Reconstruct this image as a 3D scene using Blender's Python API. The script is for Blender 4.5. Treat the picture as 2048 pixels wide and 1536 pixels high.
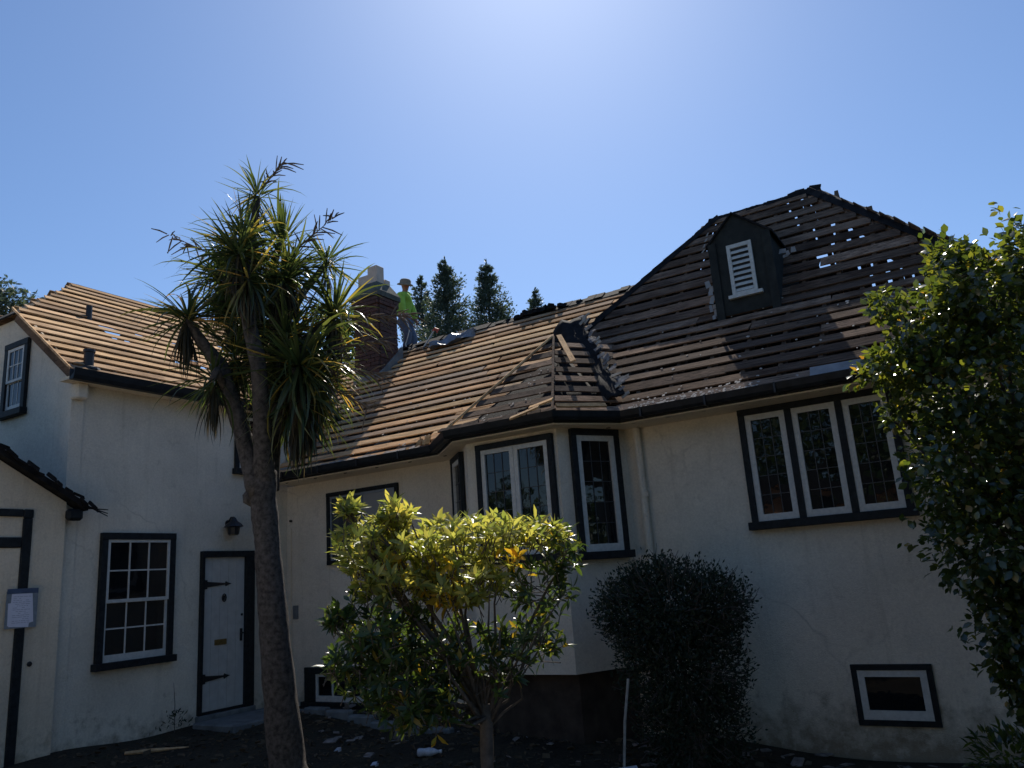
import bpy, math, random
import numpy as np
from mathutils import Vector, Matrix
random.seed(7); RNG = np.random.default_rng(7)
scene = bpy.context.scene
COL = scene.collection
for _o in list(bpy.data.objects): bpy.data.objects.remove(_o)
R = math.radians

# ------------------------------------------------------------------ camera
CAM_LOC = Vector((0, 0, 1.55))
cd = bpy.data.cameras.new('camera'); cam = bpy.data.objects.new('camera', cd); COL.objects.link(cam)
right = Vector((0.84569454, 0.52919981, -0.06890799))
down = Vector((-0.18380583, 0.16761463, -0.96856634))
fwd = Vector((-0.50101513, 0.83177695, 0.23902079))
m3 = Matrix((right, -down, -fwd)).transposed()
cam.matrix_world = Matrix.Translation(CAM_LOC) @ m3.to_4x4()
cd.sensor_width = 36; cd.lens = 1577.25 / 2048 * 36
cd.clip_start = 0.05; cd.clip_end = 3000
scene.camera = cam

# ------------------------------------------------------------------ world, sun, exposure
SUN_AZ = R(-26); SUN_EL = R(47.5)          # azimuth from +Y towards +X
world = bpy.data.worlds.new('World'); scene.world = world; world.use_nodes = True
wn = world.node_tree.nodes; wl = world.node_tree.links
bg = wn['Background']
sky = wn.new('ShaderNodeTexSky'); sky.sky_type = 'NISHITA'; sky.sun_disc = False
sky.sun_elevation = SUN_EL; sky.sun_rotation = SUN_AZ
sky.altitude = 100; sky.air_density = 1.0; sky.dust_density = 0.42; sky.ozone_density = 4.0
wbal = wn.new('ShaderNodeMix'); wbal.data_type = 'RGBA'; wbal.blend_type = 'MULTIPLY'; wbal.inputs[0].default_value = 1   # phone white balance
wl.new(sky.outputs[0], wbal.inputs[6]); wbal.inputs[7].default_value = (1.00, 1.115, 1.235, 1)
wl.new(wbal.outputs[2], bg.inputs[0]); bg.inputs[1].default_value = 0.084
sl = bpy.data.lights.new('sun', 'SUN'); sl.energy = 5.0; sl.angle = R(0.53); sl.color = (1.0, 0.93, 0.83)
so = bpy.data.objects.new('sun', sl); COL.objects.link(so)
sdir = Vector((math.sin(SUN_AZ) * math.cos(SUN_EL), math.cos(SUN_AZ) * math.cos(SUN_EL), math.sin(SUN_EL)))
so.rotation_euler = sdir.to_track_quat('Z', 'Y').to_euler(); so.location = (-20, 40, 50)
vs = scene.view_settings
vs.view_transform = 'Standard'; vs.look = 'None'; vs.exposure = 0.3; vs.gamma = 1.0
vs.use_curve_mapping = False

# ------------------------------------------------------------------ materials
def mat_new(name):
    m = bpy.data.materials.new(name); m.use_nodes = True
    nt = m.node_tree; b = nt.nodes['Principled BSDF']
    return m, nt, b
def N(nt, t, **kw):
    n = nt.nodes.new(t)
    for k, v in kw.items(): setattr(n, k, v)
    return n
def ramp(nt, src, stops):
    r = N(nt, 'ShaderNodeValToRGB'); e = r.color_ramp.elements
    while len(e) < len(stops): e.new(0.5)
    for el, (p, c) in zip(e, stops): el.position = p; el.color = (*c, 1) if len(c) == 3 else c
    nt.links.new(src, r.inputs[0]); return r
def noise(nt, vec, scale, detail=4, rough=.55):
    n = N(nt, 'ShaderNodeTexNoise'); n.inputs['Scale'].default_value = scale
    n.inputs['Detail'].default_value = detail; n.inputs['Roughness'].default_value = rough
    if vec is not None: nt.links.new(vec, n.inputs['Vector'])
    return n
def mixc(nt, fac, a, b, mode='MIX'):
    n = N(nt, 'ShaderNodeMix', data_type='RGBA', blend_type=mode)
    for inp, v in ((n.inputs[0], fac), (n.inputs[6], a), (n.inputs[7], b)):
        if hasattr(v, 'is_linked') or hasattr(v, 'links'): nt.links.new(v, inp)
        elif isinstance(v, (int, float)): inp.default_value = v
        else: inp.default_value = (*v, 1)
    return n.outputs[2]
def bump(nt, b, h, strength, dist=.01):
    n = N(nt, 'ShaderNodeBump'); n.inputs['Strength'].default_value = strength; n.inputs['Distance'].default_value = dist
    nt.links.new(h, n.inputs['Height']); nt.links.new(n.outputs[0], b.inputs['Normal'])
def simple(name, col, rough=.6, var=.25, scale=12, spec=.5, bstr=0.0, metal=0):
    m, nt, b = mat_new(name)
    tc = N(nt, 'ShaderNodeTexCoord'); nz = noise(nt, tc.outputs['Object'], scale)
    lo = tuple(c * (1 - var) for c in col); hi = tuple(min(1, c * (1 + var)) for c in col)
    r = ramp(nt, nz.outputs[0], [(.3, lo), (.7, hi)])
    nt.links.new(r.outputs[0], b.inputs['Base Color'])
    b.inputs['Roughness'].default_value = rough; b.inputs['Specular IOR Level'].default_value = spec
    b.inputs['Metallic'].default_value = metal
    if bstr: bump(nt, b, noise(nt, tc.outputs['Object'], scale * 6).outputs[0], bstr)
    return m
def stucco(name, col):
    m, nt, b = mat_new(name)
    tc = N(nt, 'ShaderNodeTexCoord'); o = tc.outputs['Object']
    big = noise(nt, o, .7, 5, .6); mid = noise(nt, o, 6, 5, .65); fine = noise(nt, o, 90, 3, .7)
    lo = tuple(c * .80 for c in col); hi = tuple(c * 1.08 for c in col)
    c1 = ramp(nt, big.outputs[0], [(.3, lo), (.65, hi)]).outputs[0]
    d = ramp(nt, mid.outputs[0], [(.25, (.72, .70, .66)), (.42, (1, 1, 1))]).outputs[0]
    c2 = mixc(nt, .55, c1, d, 'MULTIPLY')
    fm_ = noise(nt, o, 38, 4, .7); c2 = mixc(nt, .8, c2, ramp(nt, fm_.outputs[0], [(.3, (.84, .83, .82)), (.7, (1.08, 1.08, 1.08))]).outputs[0], 'MULTIPLY')  # fine mottling puts the shading of trowel relief into the colour
    # splash-back soil staining low on the wall, broken up by noise
    sp = N(nt, 'ShaderNodeSeparateXYZ'); nt.links.new(o, sp.inputs[0])
    ma = N(nt, 'ShaderNodeMath', operation='MULTIPLY_ADD'); nt.links.new(mid.outputs[0], ma.inputs[0])
    ma.inputs[1].default_value = 1.6; nt.links.new(sp.outputs[2], ma.inputs[2])
    st = ramp(nt, ma.outputs[0], [(.45, (.30, .26, .20)), (1.0, (1, 1, 1))]).outputs[0]
    c3 = mixc(nt, .8, c2, st, 'MULTIPLY')
    mps = N(nt, 'ShaderNodeMapping'); mps.inputs['Scale'].default_value = (9, 9, .55); nt.links.new(o, mps.inputs[0])
    stk = noise(nt, mps.outputs[0], 1.0, 4, .6); c3 = mixc(nt, .22, c3, ramp(nt, stk.outputs[0], [(.30, (.62, .58, .52)), (.44, (1, 1, 1))]).outputs[0], 'MULTIPLY')
    wv = noise(nt, o, 2.2, 3, .5); wm = N(nt, 'ShaderNodeVectorMath', operation='SCALE'); nt.links.new(wv.outputs[1], wm.inputs[0]); wm.inputs['Scale'].default_value = .55
    wa = N(nt, 'ShaderNodeVectorMath', operation='ADD'); nt.links.new(o, wa.inputs[0]); nt.links.new(wm.outputs[0], wa.inputs[1])
    vo = N(nt, 'ShaderNodeTexVoronoi', feature='DISTANCE_TO_EDGE'); vo.inputs['Scale'].default_value = .55; nt.links.new(wa.outputs[0], vo.inputs['Vector'])
    c3 = mixc(nt, ramp(nt, big.outputs[0], [(.50, (0, 0, 0)), (.66, (.45, .45, .45))]).outputs[0], c3, mixc(nt, 1.0, c3, ramp(nt, vo.outputs[0], [(.0, (.45, .42, .38)), (.012, (1, 1, 1))]).outputs[0], 'MULTIPLY'))
    nt.links.new(c3, b.inputs['Base Color'])
    b.inputs['Roughness'].default_value = .9; b.inputs['Specular IOR Level'].default_value = .25
    add = N(nt, 'ShaderNodeMath', operation='MULTIPLY_ADD'); nt.links.new(mid.outputs[0], add.inputs[0]); add.inputs[1].default_value = 1.5
    nt.links.new(fine.outputs[0], add.inputs[2])
    bump(nt, b, add.outputs[0], .8, .016)
    return m
def wood(name, cols, stain, stain_amt, rough=.8):
    """cols: ramp colours picked per board; grain along the board's own X axis."""
    m, nt, b = mat_new(name)
    tc = N(nt, 'ShaderNodeTexCoord'); oi = N(nt, 'ShaderNodeObjectInfo')
    mp = N(nt, 'ShaderNodeMapping'); mp.inputs['Scale'].default_value = (2.2, 26, 26)
    nt.links.new(tc.outputs['Object'], mp.inputs[0])
    ml = N(nt, 'ShaderNodeMath', operation='MULTIPLY'); nt.links.new(oi.outputs['Random'], ml.inputs[0]); ml.inputs[1].default_value = 137
    cmb = N(nt, 'ShaderNodeCombineXYZ'); nt.links.new(ml.outputs[0], cmb.inputs[0]); nt.links.new(ml.outputs[0], cmb.inputs[1])
    va = N(nt, 'ShaderNodeVectorMath', operation='ADD'); nt.links.new(mp.outputs[0], va.inputs[0]); nt.links.new(cmb.outputs[0], va.inputs[1])
    g = noise(nt, va.outputs[0], 1.0, 6, .65)
    n = len(cols); base = ramp(nt, oi.outputs['Random'], [((i + .5) / n, c) for i, c in enumerate(cols)])
    gr = ramp(nt, g.outputs[0], [(.3, (.55, .5, .47)), (.62, (1.15, 1.12, 1.1))])
    m7 = N(nt, 'ShaderNodeMath', operation='MULTIPLY'); nt.links.new(oi.outputs['Random'], m7.inputs[0]); m7.inputs[1].default_value = 7.31
    f7 = N(nt, 'ShaderNodeMath', operation='FRACT'); nt.links.new(m7.outputs[0], f7.inputs[0])
    bv = ramp(nt, f7.outputs[0], [(0, (.58, .56, .55)), (.35, (.95, .95, .95)), (1, (1.25, 1.2, 1.15))])
    c0 = mixc(nt, 1.0, base.outputs[0], bv.outputs[0], 'MULTIPLY')
    c1 = mixc(nt, .8, c0, gr.outputs[0], 'MULTIPLY')
    mp2 = N(nt, 'ShaderNodeMapping'); mp2.inputs['Scale'].default_value = (7, 9, 9); nt.links.new(tc.outputs['Object'], mp2.inputs[0])
    va2 = N(nt, 'ShaderNodeVectorMath', operation='ADD'); nt.links.new(mp2.outputs[0], va2.inputs[0]); nt.links.new(cmb.outputs[0], va2.inputs[1])
    bl = noise(nt, va2.outputs[0], 1.3, 6, .7)
    k = ramp(nt, bl.outputs[0], [(.66 - stain_amt * .36, (0, 0, 0)), (.80 - stain_amt * .22, (1, 1, 1))])
    mp3 = N(nt, 'ShaderNodeMapping'); mp3.inputs['Scale'].default_value = (5, 1.1, 1.1); nt.links.new(tc.outputs['Object'], mp3.inputs[0])
    va3 = N(nt, 'ShaderNodeVectorMath', operation='ADD'); nt.links.new(mp3.outputs[0], va3.inputs[0]); nt.links.new(cmb.outputs[0], va3.inputs[1])
    pt = noise(nt, va3.outputs[0], 1.0, 4, .6)
    pr = ramp(nt, pt.outputs[0], [(.33, (.50, .46, .44)), (.58, (1.12, 1.12, 1.12))])
    c2 = mixc(nt, k.outputs[0], mixc(nt, .85, c1, pr.outputs[0], 'MULTIPLY'), stain)
    nt.links.new(c2, b.inputs['Base Color'])
    b.inputs['Roughness'].default_value = .95; b.inputs['Specular IOR Level'].default_value = .06
    bump(nt, b, g.outputs[0], .5, .006)
    return m
def leafmat(name, stops, trans, rough=.32, spec=.5, tf=.45):
    m, nt, b = mat_new(name)
    at = N(nt, 'ShaderNodeAttribute', attribute_name='tint'); oi = N(nt, 'ShaderNodeObjectInfo')
    ad = N(nt, 'ShaderNodeMath', operation='ADD'); nt.links.new(at.outputs['Fac'], ad.inputs[0]); nt.links.new(oi.outputs['Random'], ad.inputs[1])
    fr = N(nt, 'ShaderNodeMath', operation='FRACT'); nt.links.new(ad.outputs[0], fr.inputs[0])
    c = ramp(nt, fr.outputs[0], stops)
    nt.links.new(c.outputs[0], b.inputs['Base Color'])
    b.inputs['Roughness'].default_value = rough; b.inputs['Specular IOR Level'].default_value = spec
    t = N(nt, 'ShaderNodeBsdfTranslucent'); tcm = mixc(nt, 1.0, c.outputs[0], trans, 'MULTIPLY')
    nt.links.new(tcm, t.inputs[0])
    mx = N(nt, 'ShaderNodeMixShader'); mx.inputs[0].default_value = tf
    nt.links.new(b.outputs[0], mx.inputs[1]); nt.links.new(t.outputs[0], mx.inputs[2])
    nt.links.new(mx.outputs[0], nt.nodes['Material Output'].inputs['Surface'])
    return m
M = {}
M['stucco'] = stucco('stucco_grey_cream', (.82, .735, .60))
M['stucco2'] = stucco('stucco_warm_cream', (.82, .70, .53))
M['stucco_far'] = stucco('stucco_terracotta', (.52, .30, .18))
M['trim'] = simple('dark_green_trim', (.015, .018, .020), .6, .45, 20, .2, .3)
M['gutter'] = simple('dark_gutter_paint', (.011, .013, .015), .5, .5, 9, .22, .2)
M['white'] = simple('white_sash_paint', (.56, .55, .51), .5, .12, 25, .4, .1)
M['vent'] = simple('weathered_white_vent', (.50, .52, .50), .6, .15, 25, .3, .1)
M['door'] = simple('pale_door_paint', (.50, .485, .45), .5, .10, 9, .4, .15)
M['iron'] = simple('black_iron', (.012, .012, .014), .45, .3, 30, .5)
M['brass'] = simple('dull_brass', (.20, .14, .05), .4, .3, 30, .5, 0, .7)
M['alu'] = simple('grey_aluminium', (.20, .23, .26), .4, .15, 20, .5)
M['blind'] = simple('roller_blind', (.26, .26, .25), .12, .06, 4, .6)
M['lead'] = simple('lead_came', (.05, .052, .055), .5, .3, 30, .5)
def glass(name, col, rough=.02):
    m, nt, b = mat_new(name)
    tc = N(nt, 'ShaderNodeTexCoord'); nz = noise(nt, tc.outputs['Object'], 2.5, 2)
    r = ramp(nt, nz.outputs[0], [(.35, tuple(c * .6 for c in col)), (.7, col)]); nt.links.new(r.outputs[0], b.inputs['Base Color'])
    b.inputs['Roughness'].default_value = rough; b.inputs['Specular IOR Level'].default_value = .5
    bump(nt, b, noise(nt, tc.outputs['Object'], 5, 2).outputs[0], .04, .02)
    return m
M['glass'] = glass('dark_window_glass', (.010, .012, .014))
M['glass_grey'] = glass('grey_window_glass', (.06, .07, .075))
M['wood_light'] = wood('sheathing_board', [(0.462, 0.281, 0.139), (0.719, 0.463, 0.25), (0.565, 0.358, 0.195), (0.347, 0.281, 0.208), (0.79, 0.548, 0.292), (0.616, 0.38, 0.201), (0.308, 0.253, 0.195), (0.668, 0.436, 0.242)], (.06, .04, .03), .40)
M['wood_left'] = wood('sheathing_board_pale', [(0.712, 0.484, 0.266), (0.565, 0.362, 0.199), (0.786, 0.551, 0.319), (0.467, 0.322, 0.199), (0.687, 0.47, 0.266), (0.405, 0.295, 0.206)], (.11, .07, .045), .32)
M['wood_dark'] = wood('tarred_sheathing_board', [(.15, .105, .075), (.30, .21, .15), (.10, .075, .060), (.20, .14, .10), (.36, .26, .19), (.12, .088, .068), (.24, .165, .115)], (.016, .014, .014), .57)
M['new_wood'] = wood('fresh_timber', [(.62, .42, .22), (.55, .36, .19), (.66, .46, .26)], (.3, .18, .09), .1)
M['rafter'] = wood('old_rafter', [(.10, .075, .055), (.13, .095, .07)], (.04, .03, .025), .3)
M['felt'] = simple('black_roofing_felt', (.014, .014, .015), .9, .6, 9, .15, .6)
M['shingle'] = simple('weathered_shingle', (.22, .19, .17), .85, .5, 14, .3, .4)
M['shingle_lt'] = simple('pale_old_shingle', (.33, .27, .20), .85, .4, 14, .3, .4)
M['attic'] = simple('attic_floor', (.03, .026, .022), .95, .3, 4)  # kept dark so the gaps between roof boards show black
M['dormer'] = simple('dormer_dark_green', (.020, .023, .021), .8, .35, 8, .3, .3)
M['mortar'] = simple('mortar', (.085, .062, .055), .95, .3, 20, .2, .3)
M['concrete'] = simple('grey_concrete', (.17, .18, .18), .9, .3, 6, .25, .4)
M['cap'] = simple('mossy_cement', (.085, .095, .085), .9, .35, 8, .25, .4)
M['flue'] = simple('clay_flue', (.52, .45, .38), .85, .12, 8, .3, .2)
M['metal'] = simple('galvanised_sheet', (.26, .27, .28), .65, .2, 8, .4, .05, .1)
M['tarp'] = simple('blue_grey_plastic', (.13, .155, .20), .28, .35, 6, .5, .3)
M['paper'] = simple('white_paper', (.66, .66, .74), .8, .04, 8, .3)
M['print'] = simple('grey_print', (.38, .38, .46), .9, .1, 20, .2)
M['blueboard'] = simple('blue_backing', (.07, .10, .17), .4, .2, 10, .5)
M['rope'] = simple('white_cord', (.60, .58, .52), .8, .15, 30, .3)
M['red'] = simple('faded_red_paint', (.45, .10, .07), .6, .2, 20, .4)
M['old_white'] = simple('weathered_white_paint', (.30, .29, .27), .7, .3, 18, .3, .3)
M['plastic'] = simple('white_plastic', (.62, .62, .64), .45, .12, 10, .5)
M['clear'] = simple('cloudy_plastic', (.42, .44, .50), .2, .3, 20, .6)
M['chips'] = simple('pale_debris', (.45, .40, .34), .9, .4, 30, .2)
M['skin'] = simple('skin', (.32, .17, .11), .55, .1, 20, .4)
M['hivis'] = simple('hi_vis_green_cloth', (.27, .48, .08), .85, .15, 14, .2, .3)
M['denim'] = simple('blue_denim', (.075, .10, .15), .9, .3, 25, .2, .3)
M['hat'] = simple('tan_hat_cloth', (.22, .19, .15), .9, .15, 20, .2, .2)
M['denim'] = simple('blue_denim', (.10, .13, .19), .9, .3, 25, .2, .3)
M['boot'] = simple('brown_boot', (.06, .04, .03), .6, .2, 20, .4)
M['bark'] = simple('rough_bark', (.085, .066, .055), .9, .55, 22, .2, .9)
M['palm_bark'] = simple('cordyline_bark', (.075, .066, .060), .9, .6, 26, .25, 1.0)
M['twig'] = simple('grey_twig', (.11, .09, .075), .85, .3, 18, .25, .4)
M['flower'] = simple('dry_flower_stem', (.16, .12, .085), .9, .3, 25, .2)
def brickmat():
    m, nt, b = mat_new('red_brick')
    oi = N(nt, 'ShaderNodeObjectInfo'); tc = N(nt, 'ShaderNodeTexCoord')
    c = ramp(nt, oi.outputs['Random'], [(0, (.065, .036, .031)), (.3, (.092, .043, .034)), (.6, (.058, .036, .033)), (.85, (.11, .052, .040)), (1, (.048, .036, .035))])
    nz = noise(nt, tc.outputs['Object'], 30); d = ramp(nt, nz.outputs[0], [(.3, (.6, .6, .6)), (.65, (1.1, 1.1, 1.1))])
    nt.links.new(mixc(nt, .8, c.outputs[0], d.outputs[0], 'MULTIPLY'), b.inputs['Base Color']); b.inputs['Roughness'].default_value = .9
    bump(nt, b, nz.outputs[0], .5, .006); return m
M['brick'] = brickmat()
def groundmat():
    m, nt, b = mat_new('dark_garden_soil')
    tc = N(nt, 'ShaderNodeTexCoord'); o = tc.outputs['Object']
    a = noise(nt, o, 1.3, 6, .65); f = noise(nt, o, 24, 5, .7)
    c1 = ramp(nt, a.outputs[0], [(.3, (.022, .020, .015)), (.55, (.05, .042, .030)), (.75, (.036, .042, .022))])
    c2 = ramp(nt, f.outputs[0], [(.3, (.5, .5, .5)), (.7, (1.4, 1.35, 1.25))])
    nt.links.new(mixc(nt, 1.0, c1.outputs[0], c2.outputs[0], 'MULTIPLY'), b.inputs['Base Color']); b.inputs['Roughness'].default_value = .95
    b.inputs['Specular IOR Level'].default_value = .2
    bump(nt, b, f.outputs[0], .9, .03); return m
M['ground'] = groundmat()
M['leaf_palm'] = leafmat('cordyline_leaf', [(0, (.030, .050, .024)), (.5, (.052, .074, .032)), (.80, (.10, .12, .045)), (.92, (.26, .21, .06)), (1, (.42, .25, .08))], (2.6, 2.4, 1.1), .30, .5, .34)
M['leaf_palm_dead'] = leafmat('dead_cordyline_leaf', [(0, (.035, .032, .022)), (.6, (.06, .055, .035)), (1, (.14, .115, .065))], (1.6, 1.4, 1.0), .6, .3, .3)
M['leaf_laurel'] = leafmat('laurel_sunlit_leaf', [(0, (.13, .17, .05)), (.4, (.22, .25, .075)), (.75, (.32, .32, .10)), (1, (.42, .37, .10))], (2.1, 1.95, 1.0), .30, .5, .5)  # sunlight on the bush top put into this paler leaf colour
M['leaf_laurel_low'] = leafmat('laurel_shade_leaf', [(0, (.035, .065, .025)), (.7, (.05, .085, .03)), (.93, (.075, .10, .03)), (1, (.36, .25, .04))], (2.3, 2.1, .8), .28, .5, .42)  # lower leaves, their shade put into the darker colour
M['leaf_yellow'] = leafmat('laurel_yellow_leaf', [(0, (.30, .30, .05)), (.5, (.50, .38, .05)), (1, (.60, .36, .05))], (1.6, 1.4, .6), .35, .5, .5)
M['leaf_cam'] = leafmat('camellia_leaf', [(0, (.024, .042, .017)), (.6, (.040, .060, .022)), (.90, (.075, .095, .028)), (.985, (.10, .11, .03)), (1, (.34, .20, .05))], (4.6, 3.9, 1.1), .22, .9, .36)
M['leaf_shrub'] = leafmat('small_shrub_leaf', [(0, (.022, .036, .022)), (.6, (.03, .046, .028)), (1, (.045, .055, .03))], (1.5, 1.5, .8), .5, .3, .25)
M['leaf_conifer'] = leafmat('conifer_needle', [(0, (.045, .070, .062)), (.6, (.062, .092, .080)), (1, (.10, .125, .09))], (1.6, 1.6, .9), .55, .3, .25)  # needles paled and blued, distance haze put into the colour
M['leaf_far'] = leafmat('garden_tree_leaf', [(0, (.03, .06, .02)), (.6, (.05, .085, .028)), (1, (.11, .13, .035))], (2.2, 2.0, .9), .4, .4, .4)

# ------------------------------------------------------------------ mesh helpers
def link(name, me, mat, parent=None, mw=None):
    o = bpy.data.objects.new(name, me)
    if mat is not None and not me.materials: me.materials.append(mat)
    COL.objects.link(o)
    if mw is not None: o.matrix_world = mw
    if parent is not None: attach(o, parent)
    return o
ROOTMAT = {}
def wmat(o):
    p = o; m = o.matrix_basis.copy()
    while p.parent is not None:
        m = p.parent.matrix_basis @ p.matrix_parent_inverse @ m if False else (p.parent.matrix_basis @ (p.matrix_parent_inverse @ m))
        p = p.parent
    return m
def attach(o, parent):
    o.parent = parent; o.matrix_parent_inverse = wmat(parent).inverted()
def tag(o, label=None, cat=None, group=None, kind=None):
    if label: o['label'] = label
    if cat: o['category'] = cat
    if group: o['group'] = group
    if kind: o['kind'] = kind
    return o
def empty(name, loc, label=None, cat=None, group=None):
    o = bpy.data.objects.new(name, None); o.location = loc; o.empty_display_size = .3; COL.objects.link(o)
    return tag(o, label, cat, group)
class Fr:                                   # a wall frame: O origin, U along, V up, N outward
    def __init__(s, O, U, N, V=(0, 0, 1)): s.O = Vector(O); s.U = Vector(U).normalized(); s.N = Vector(N).normalized(); s.V = Vector(V).normalized()
    def p(s, u, v, d): return s.O + s.U * u + s.V * v + s.N * d
class MB:
    def __init__(s): s.v = []; s.f = []
    def add(s, vs, fs):
        b = len(s.v); s.v += [tuple(x) for x in vs]; s.f += [tuple(i + b for i in q) for q in fs]; return s
    def hexa(s, p): return s.add(p, [(0, 3, 2, 1), (4, 5, 6, 7), (0, 1, 5, 4), (1, 2, 6, 5), (2, 3, 7, 6), (3, 0, 4, 7)])
    def box(s, a, b):
        x0, y0, z0 = a; x1, y1, z1 = b
        return s.hexa([(x0, y0, z0), (x1, y0, z0), (x1, y1, z0), (x0, y1, z0), (x0, y0, z1), (x1, y0, z1), (x1, y1, z1), (x0, y1, z1)])
    def fbox(s, F, u0, u1, v0, v1, d0, d1):
        return s.hexa([F.p(u0, v0, d0), F.p(u1, v0, d0), F.p(u1, v1, d0), F.p(u0, v1, d0), F.p(u0, v0, d1), F.p(u1, v0, d1), F.p(u1, v1, d1), F.p(u0, v1, d1)])
    def prism(s, poly, vec):
        n = len(poly); vec = Vector(vec); a = [Vector(p) for p in poly]; b = [p + vec for p in a]
        return s.add(a + b, [tuple(range(n))[::-1], tuple(range(n, 2 * n))] + [(i, (i + 1) % n, n + (i + 1) % n, n + i) for i in range(n)])
    def tube(s, pts, rad, n=8, cap=True, jit=0):
        pts = [Vector(p) for p in pts]; vs = []; fs = []
        ref = Vector((.31, .17, .93))
        for i, p in enumerate(pts):
            t = (pts[min(i + 1, len(pts) - 1)] - pts[max(i - 1, 0)]).normalized()
            a = t.cross(ref); a = a.normalized() if a.length > 1e-3 else Vector((1, 0, 0)); b2 = t.cross(a)
            r = rad[i] if hasattr(rad, '__len__') else rad
            for k in range(n):
                an = 2 * math.pi * k / n; rr = r * (1 + random.uniform(-jit, jit))
                vs.append(p + a * math.cos(an) * rr + b2 * math.sin(an) * rr)
        for i in range(len(pts) - 1):
            for k in range(n): fs.append((i * n + k, i * n + (k + 1) % n, (i + 1) * n + (k + 1) % n, (i + 1) * n + k))
        if cap: fs += [tuple(range(n))[::-1], tuple(range((len(pts) - 1) * n, len(pts) * n))]
        return s.add(vs, fs)
    def lathe(s, c, prof, n=12, axis=(0, 0, 1)):
        ax = Vector(axis).normalized(); a = ax.orthogonal().normalized(); b2 = ax.cross(a); c = Vector(c); vs = []; fs = []
        for r, h in prof:
            for k in range(n):
                an = 2 * math.pi * k / n; vs.append(c + ax * h + a * math.cos(an) * r + b2 * math.sin(an) * r)
        for i in range(len(prof) - 1):
            for k in range(n): fs.append((i * n + k, i * n + (k + 1) % n, (i + 1) * n + (k + 1) % n, (i + 1) * n + k))
        fs += [tuple(range(n))[::-1], tuple(range((len(prof) - 1) * n, len(prof) * n))]
        return s.add(vs, fs)
    def build(s, name, mat, parent=None, smooth=False, bevel=0, label=None, mw=None):
        me = bpy.data.meshes.new(name); me.from_pydata(s.v, [], s.f); me.validate(); me.update()
        if smooth: me.polygons.foreach_set('use_smooth', [True] * len(me.polygons))
        o = link(name, me, mat, parent, mw)
        if bevel:
            md = o.modifiers.new('bevel', 'BEVEL'); md.width = bevel; md.segments = 1; md.limit_method = 'ANGLE'
        if label: o['label'] = label
        return o
def sweep(mb, path, prof, closed=False):
    """prof: list of (offset outward, z); path: plan points left-to-right seen from outside (outward = to the right of travel)"""
    P = [Vector((p[0], p[1])) for p in path]; n = len(prof); vs = []; fs = []
    for i, p in enumerate(P):
        d0 = (P[i] - P[i - 1]).normalized() if i > 0 else (P[1] - P[0]).normalized()
        d1 = (P[i + 1] - P[i]).normalized() if i < len(P) - 1 else d0
        n0 = Vector((d0.y, -d0.x)); n1 = Vector((d1.y, -d1.x)); m = n0 + n1; m = m / max(.3, m.dot(n0))
        for o, z in prof: vs.append((p.x + m.x * o, p.y + m.y * o, z))
    for i in range(len(P) - 1):
        for k in range(n): fs.append((i * n + k, i * n + (k + 1) % n, (i + 1) * n + (k + 1) % n, (i + 1) * n + k))
    fs += [tuple(range(n))[::-1], tuple(range((len(P) - 1) * n, len(P) * n))]
    return mb.add(vs, fs)

# ------------------------------------------------------------------ ground
def gz(x, y):
    z = -0.02 - .045 * np.clip(x + 9, 0, 8.5)
    f = np.exp(-((x + 4) ** 2 + (y - 4) ** 2) / 900)
    return z * f - .3 * (1 - f) + f * .025 * (np.sin(x * 2.3 + y) + np.sin(y * 3.1 - x * 1.7))
def axis_pts(lo, hi, step):
    mid = np.arange(lo, hi, step); k = np.array([1, 2, 4, 8, 16, 32, 64, 128, 256, 600.])
    return np.concatenate([lo - k[::-1] * 2, mid, hi + k * 2])
gx, gy = axis_pts(-16, 8, .3), axis_pts(-6, 12, .3)
XX, YY = np.meshgrid(gx, gy); ZZ = gz(XX, YY); nx, ny = len(gx), len(gy)
gm = bpy.data.meshes.new('ground')
idx = np.arange(nx * ny).reshape(ny, nx)
gm.from_pydata(np.stack([XX.ravel(), YY.ravel(), ZZ.ravel()], 1).tolist(), [], np.stack([idx[:-1, :-1].ravel(), idx[:-1, 1:].ravel(), idx[1:, 1:].ravel(), idx[1:, :-1].ravel()], 1).tolist())
gm.polygons.foreach_set('use_smooth', [True] * len(gm.polygons))
tag(link('ground', gm, M['ground']), kind='structure')
pv = simple('pale_bounce_ground', (.62, .54, .42), .85, .15, 3, .3, .3)  # unseen pale ground added behind the camera to bounce warm light onto walls
dv = bpy.data.meshes.new('bounce_ground'); dx, dy = np.arange(-20, -2.0, .8), np.arange(-13, 3.5, .75); DX, DYY = np.meshgrid(dx, dy); di = np.arange(DX.size).reshape(DX.shape)
dv.from_pydata(np.stack([DX.ravel(), DYY.ravel(), gz(DX, DYY).ravel() + .03], 1).tolist(), [], np.stack([di[:-1, :-1].ravel(), di[:-1, 1:].ravel(), di[1:, 1:].ravel(), di[1:, :-1].ravel()], 1).tolist())
tag(link('bounce_ground', dv, pv), kind='structure')
def G(x, y): return float(gz(np.float64(x), np.float64(y)))

# ------------------------------------------------------------------ the house: one thing
YF = 8.81; XL = -9.6; GZ = 3.3
house = empty('house', (-5, 9, -.2), 'rambling cream stucco house being reroofed, its bare roof boards and brick chimney showing', 'house')
YE = 8.35                                   # front eave line
p38, p44, p52, p37 = R(38), R(43), R(52), R(37)
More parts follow.
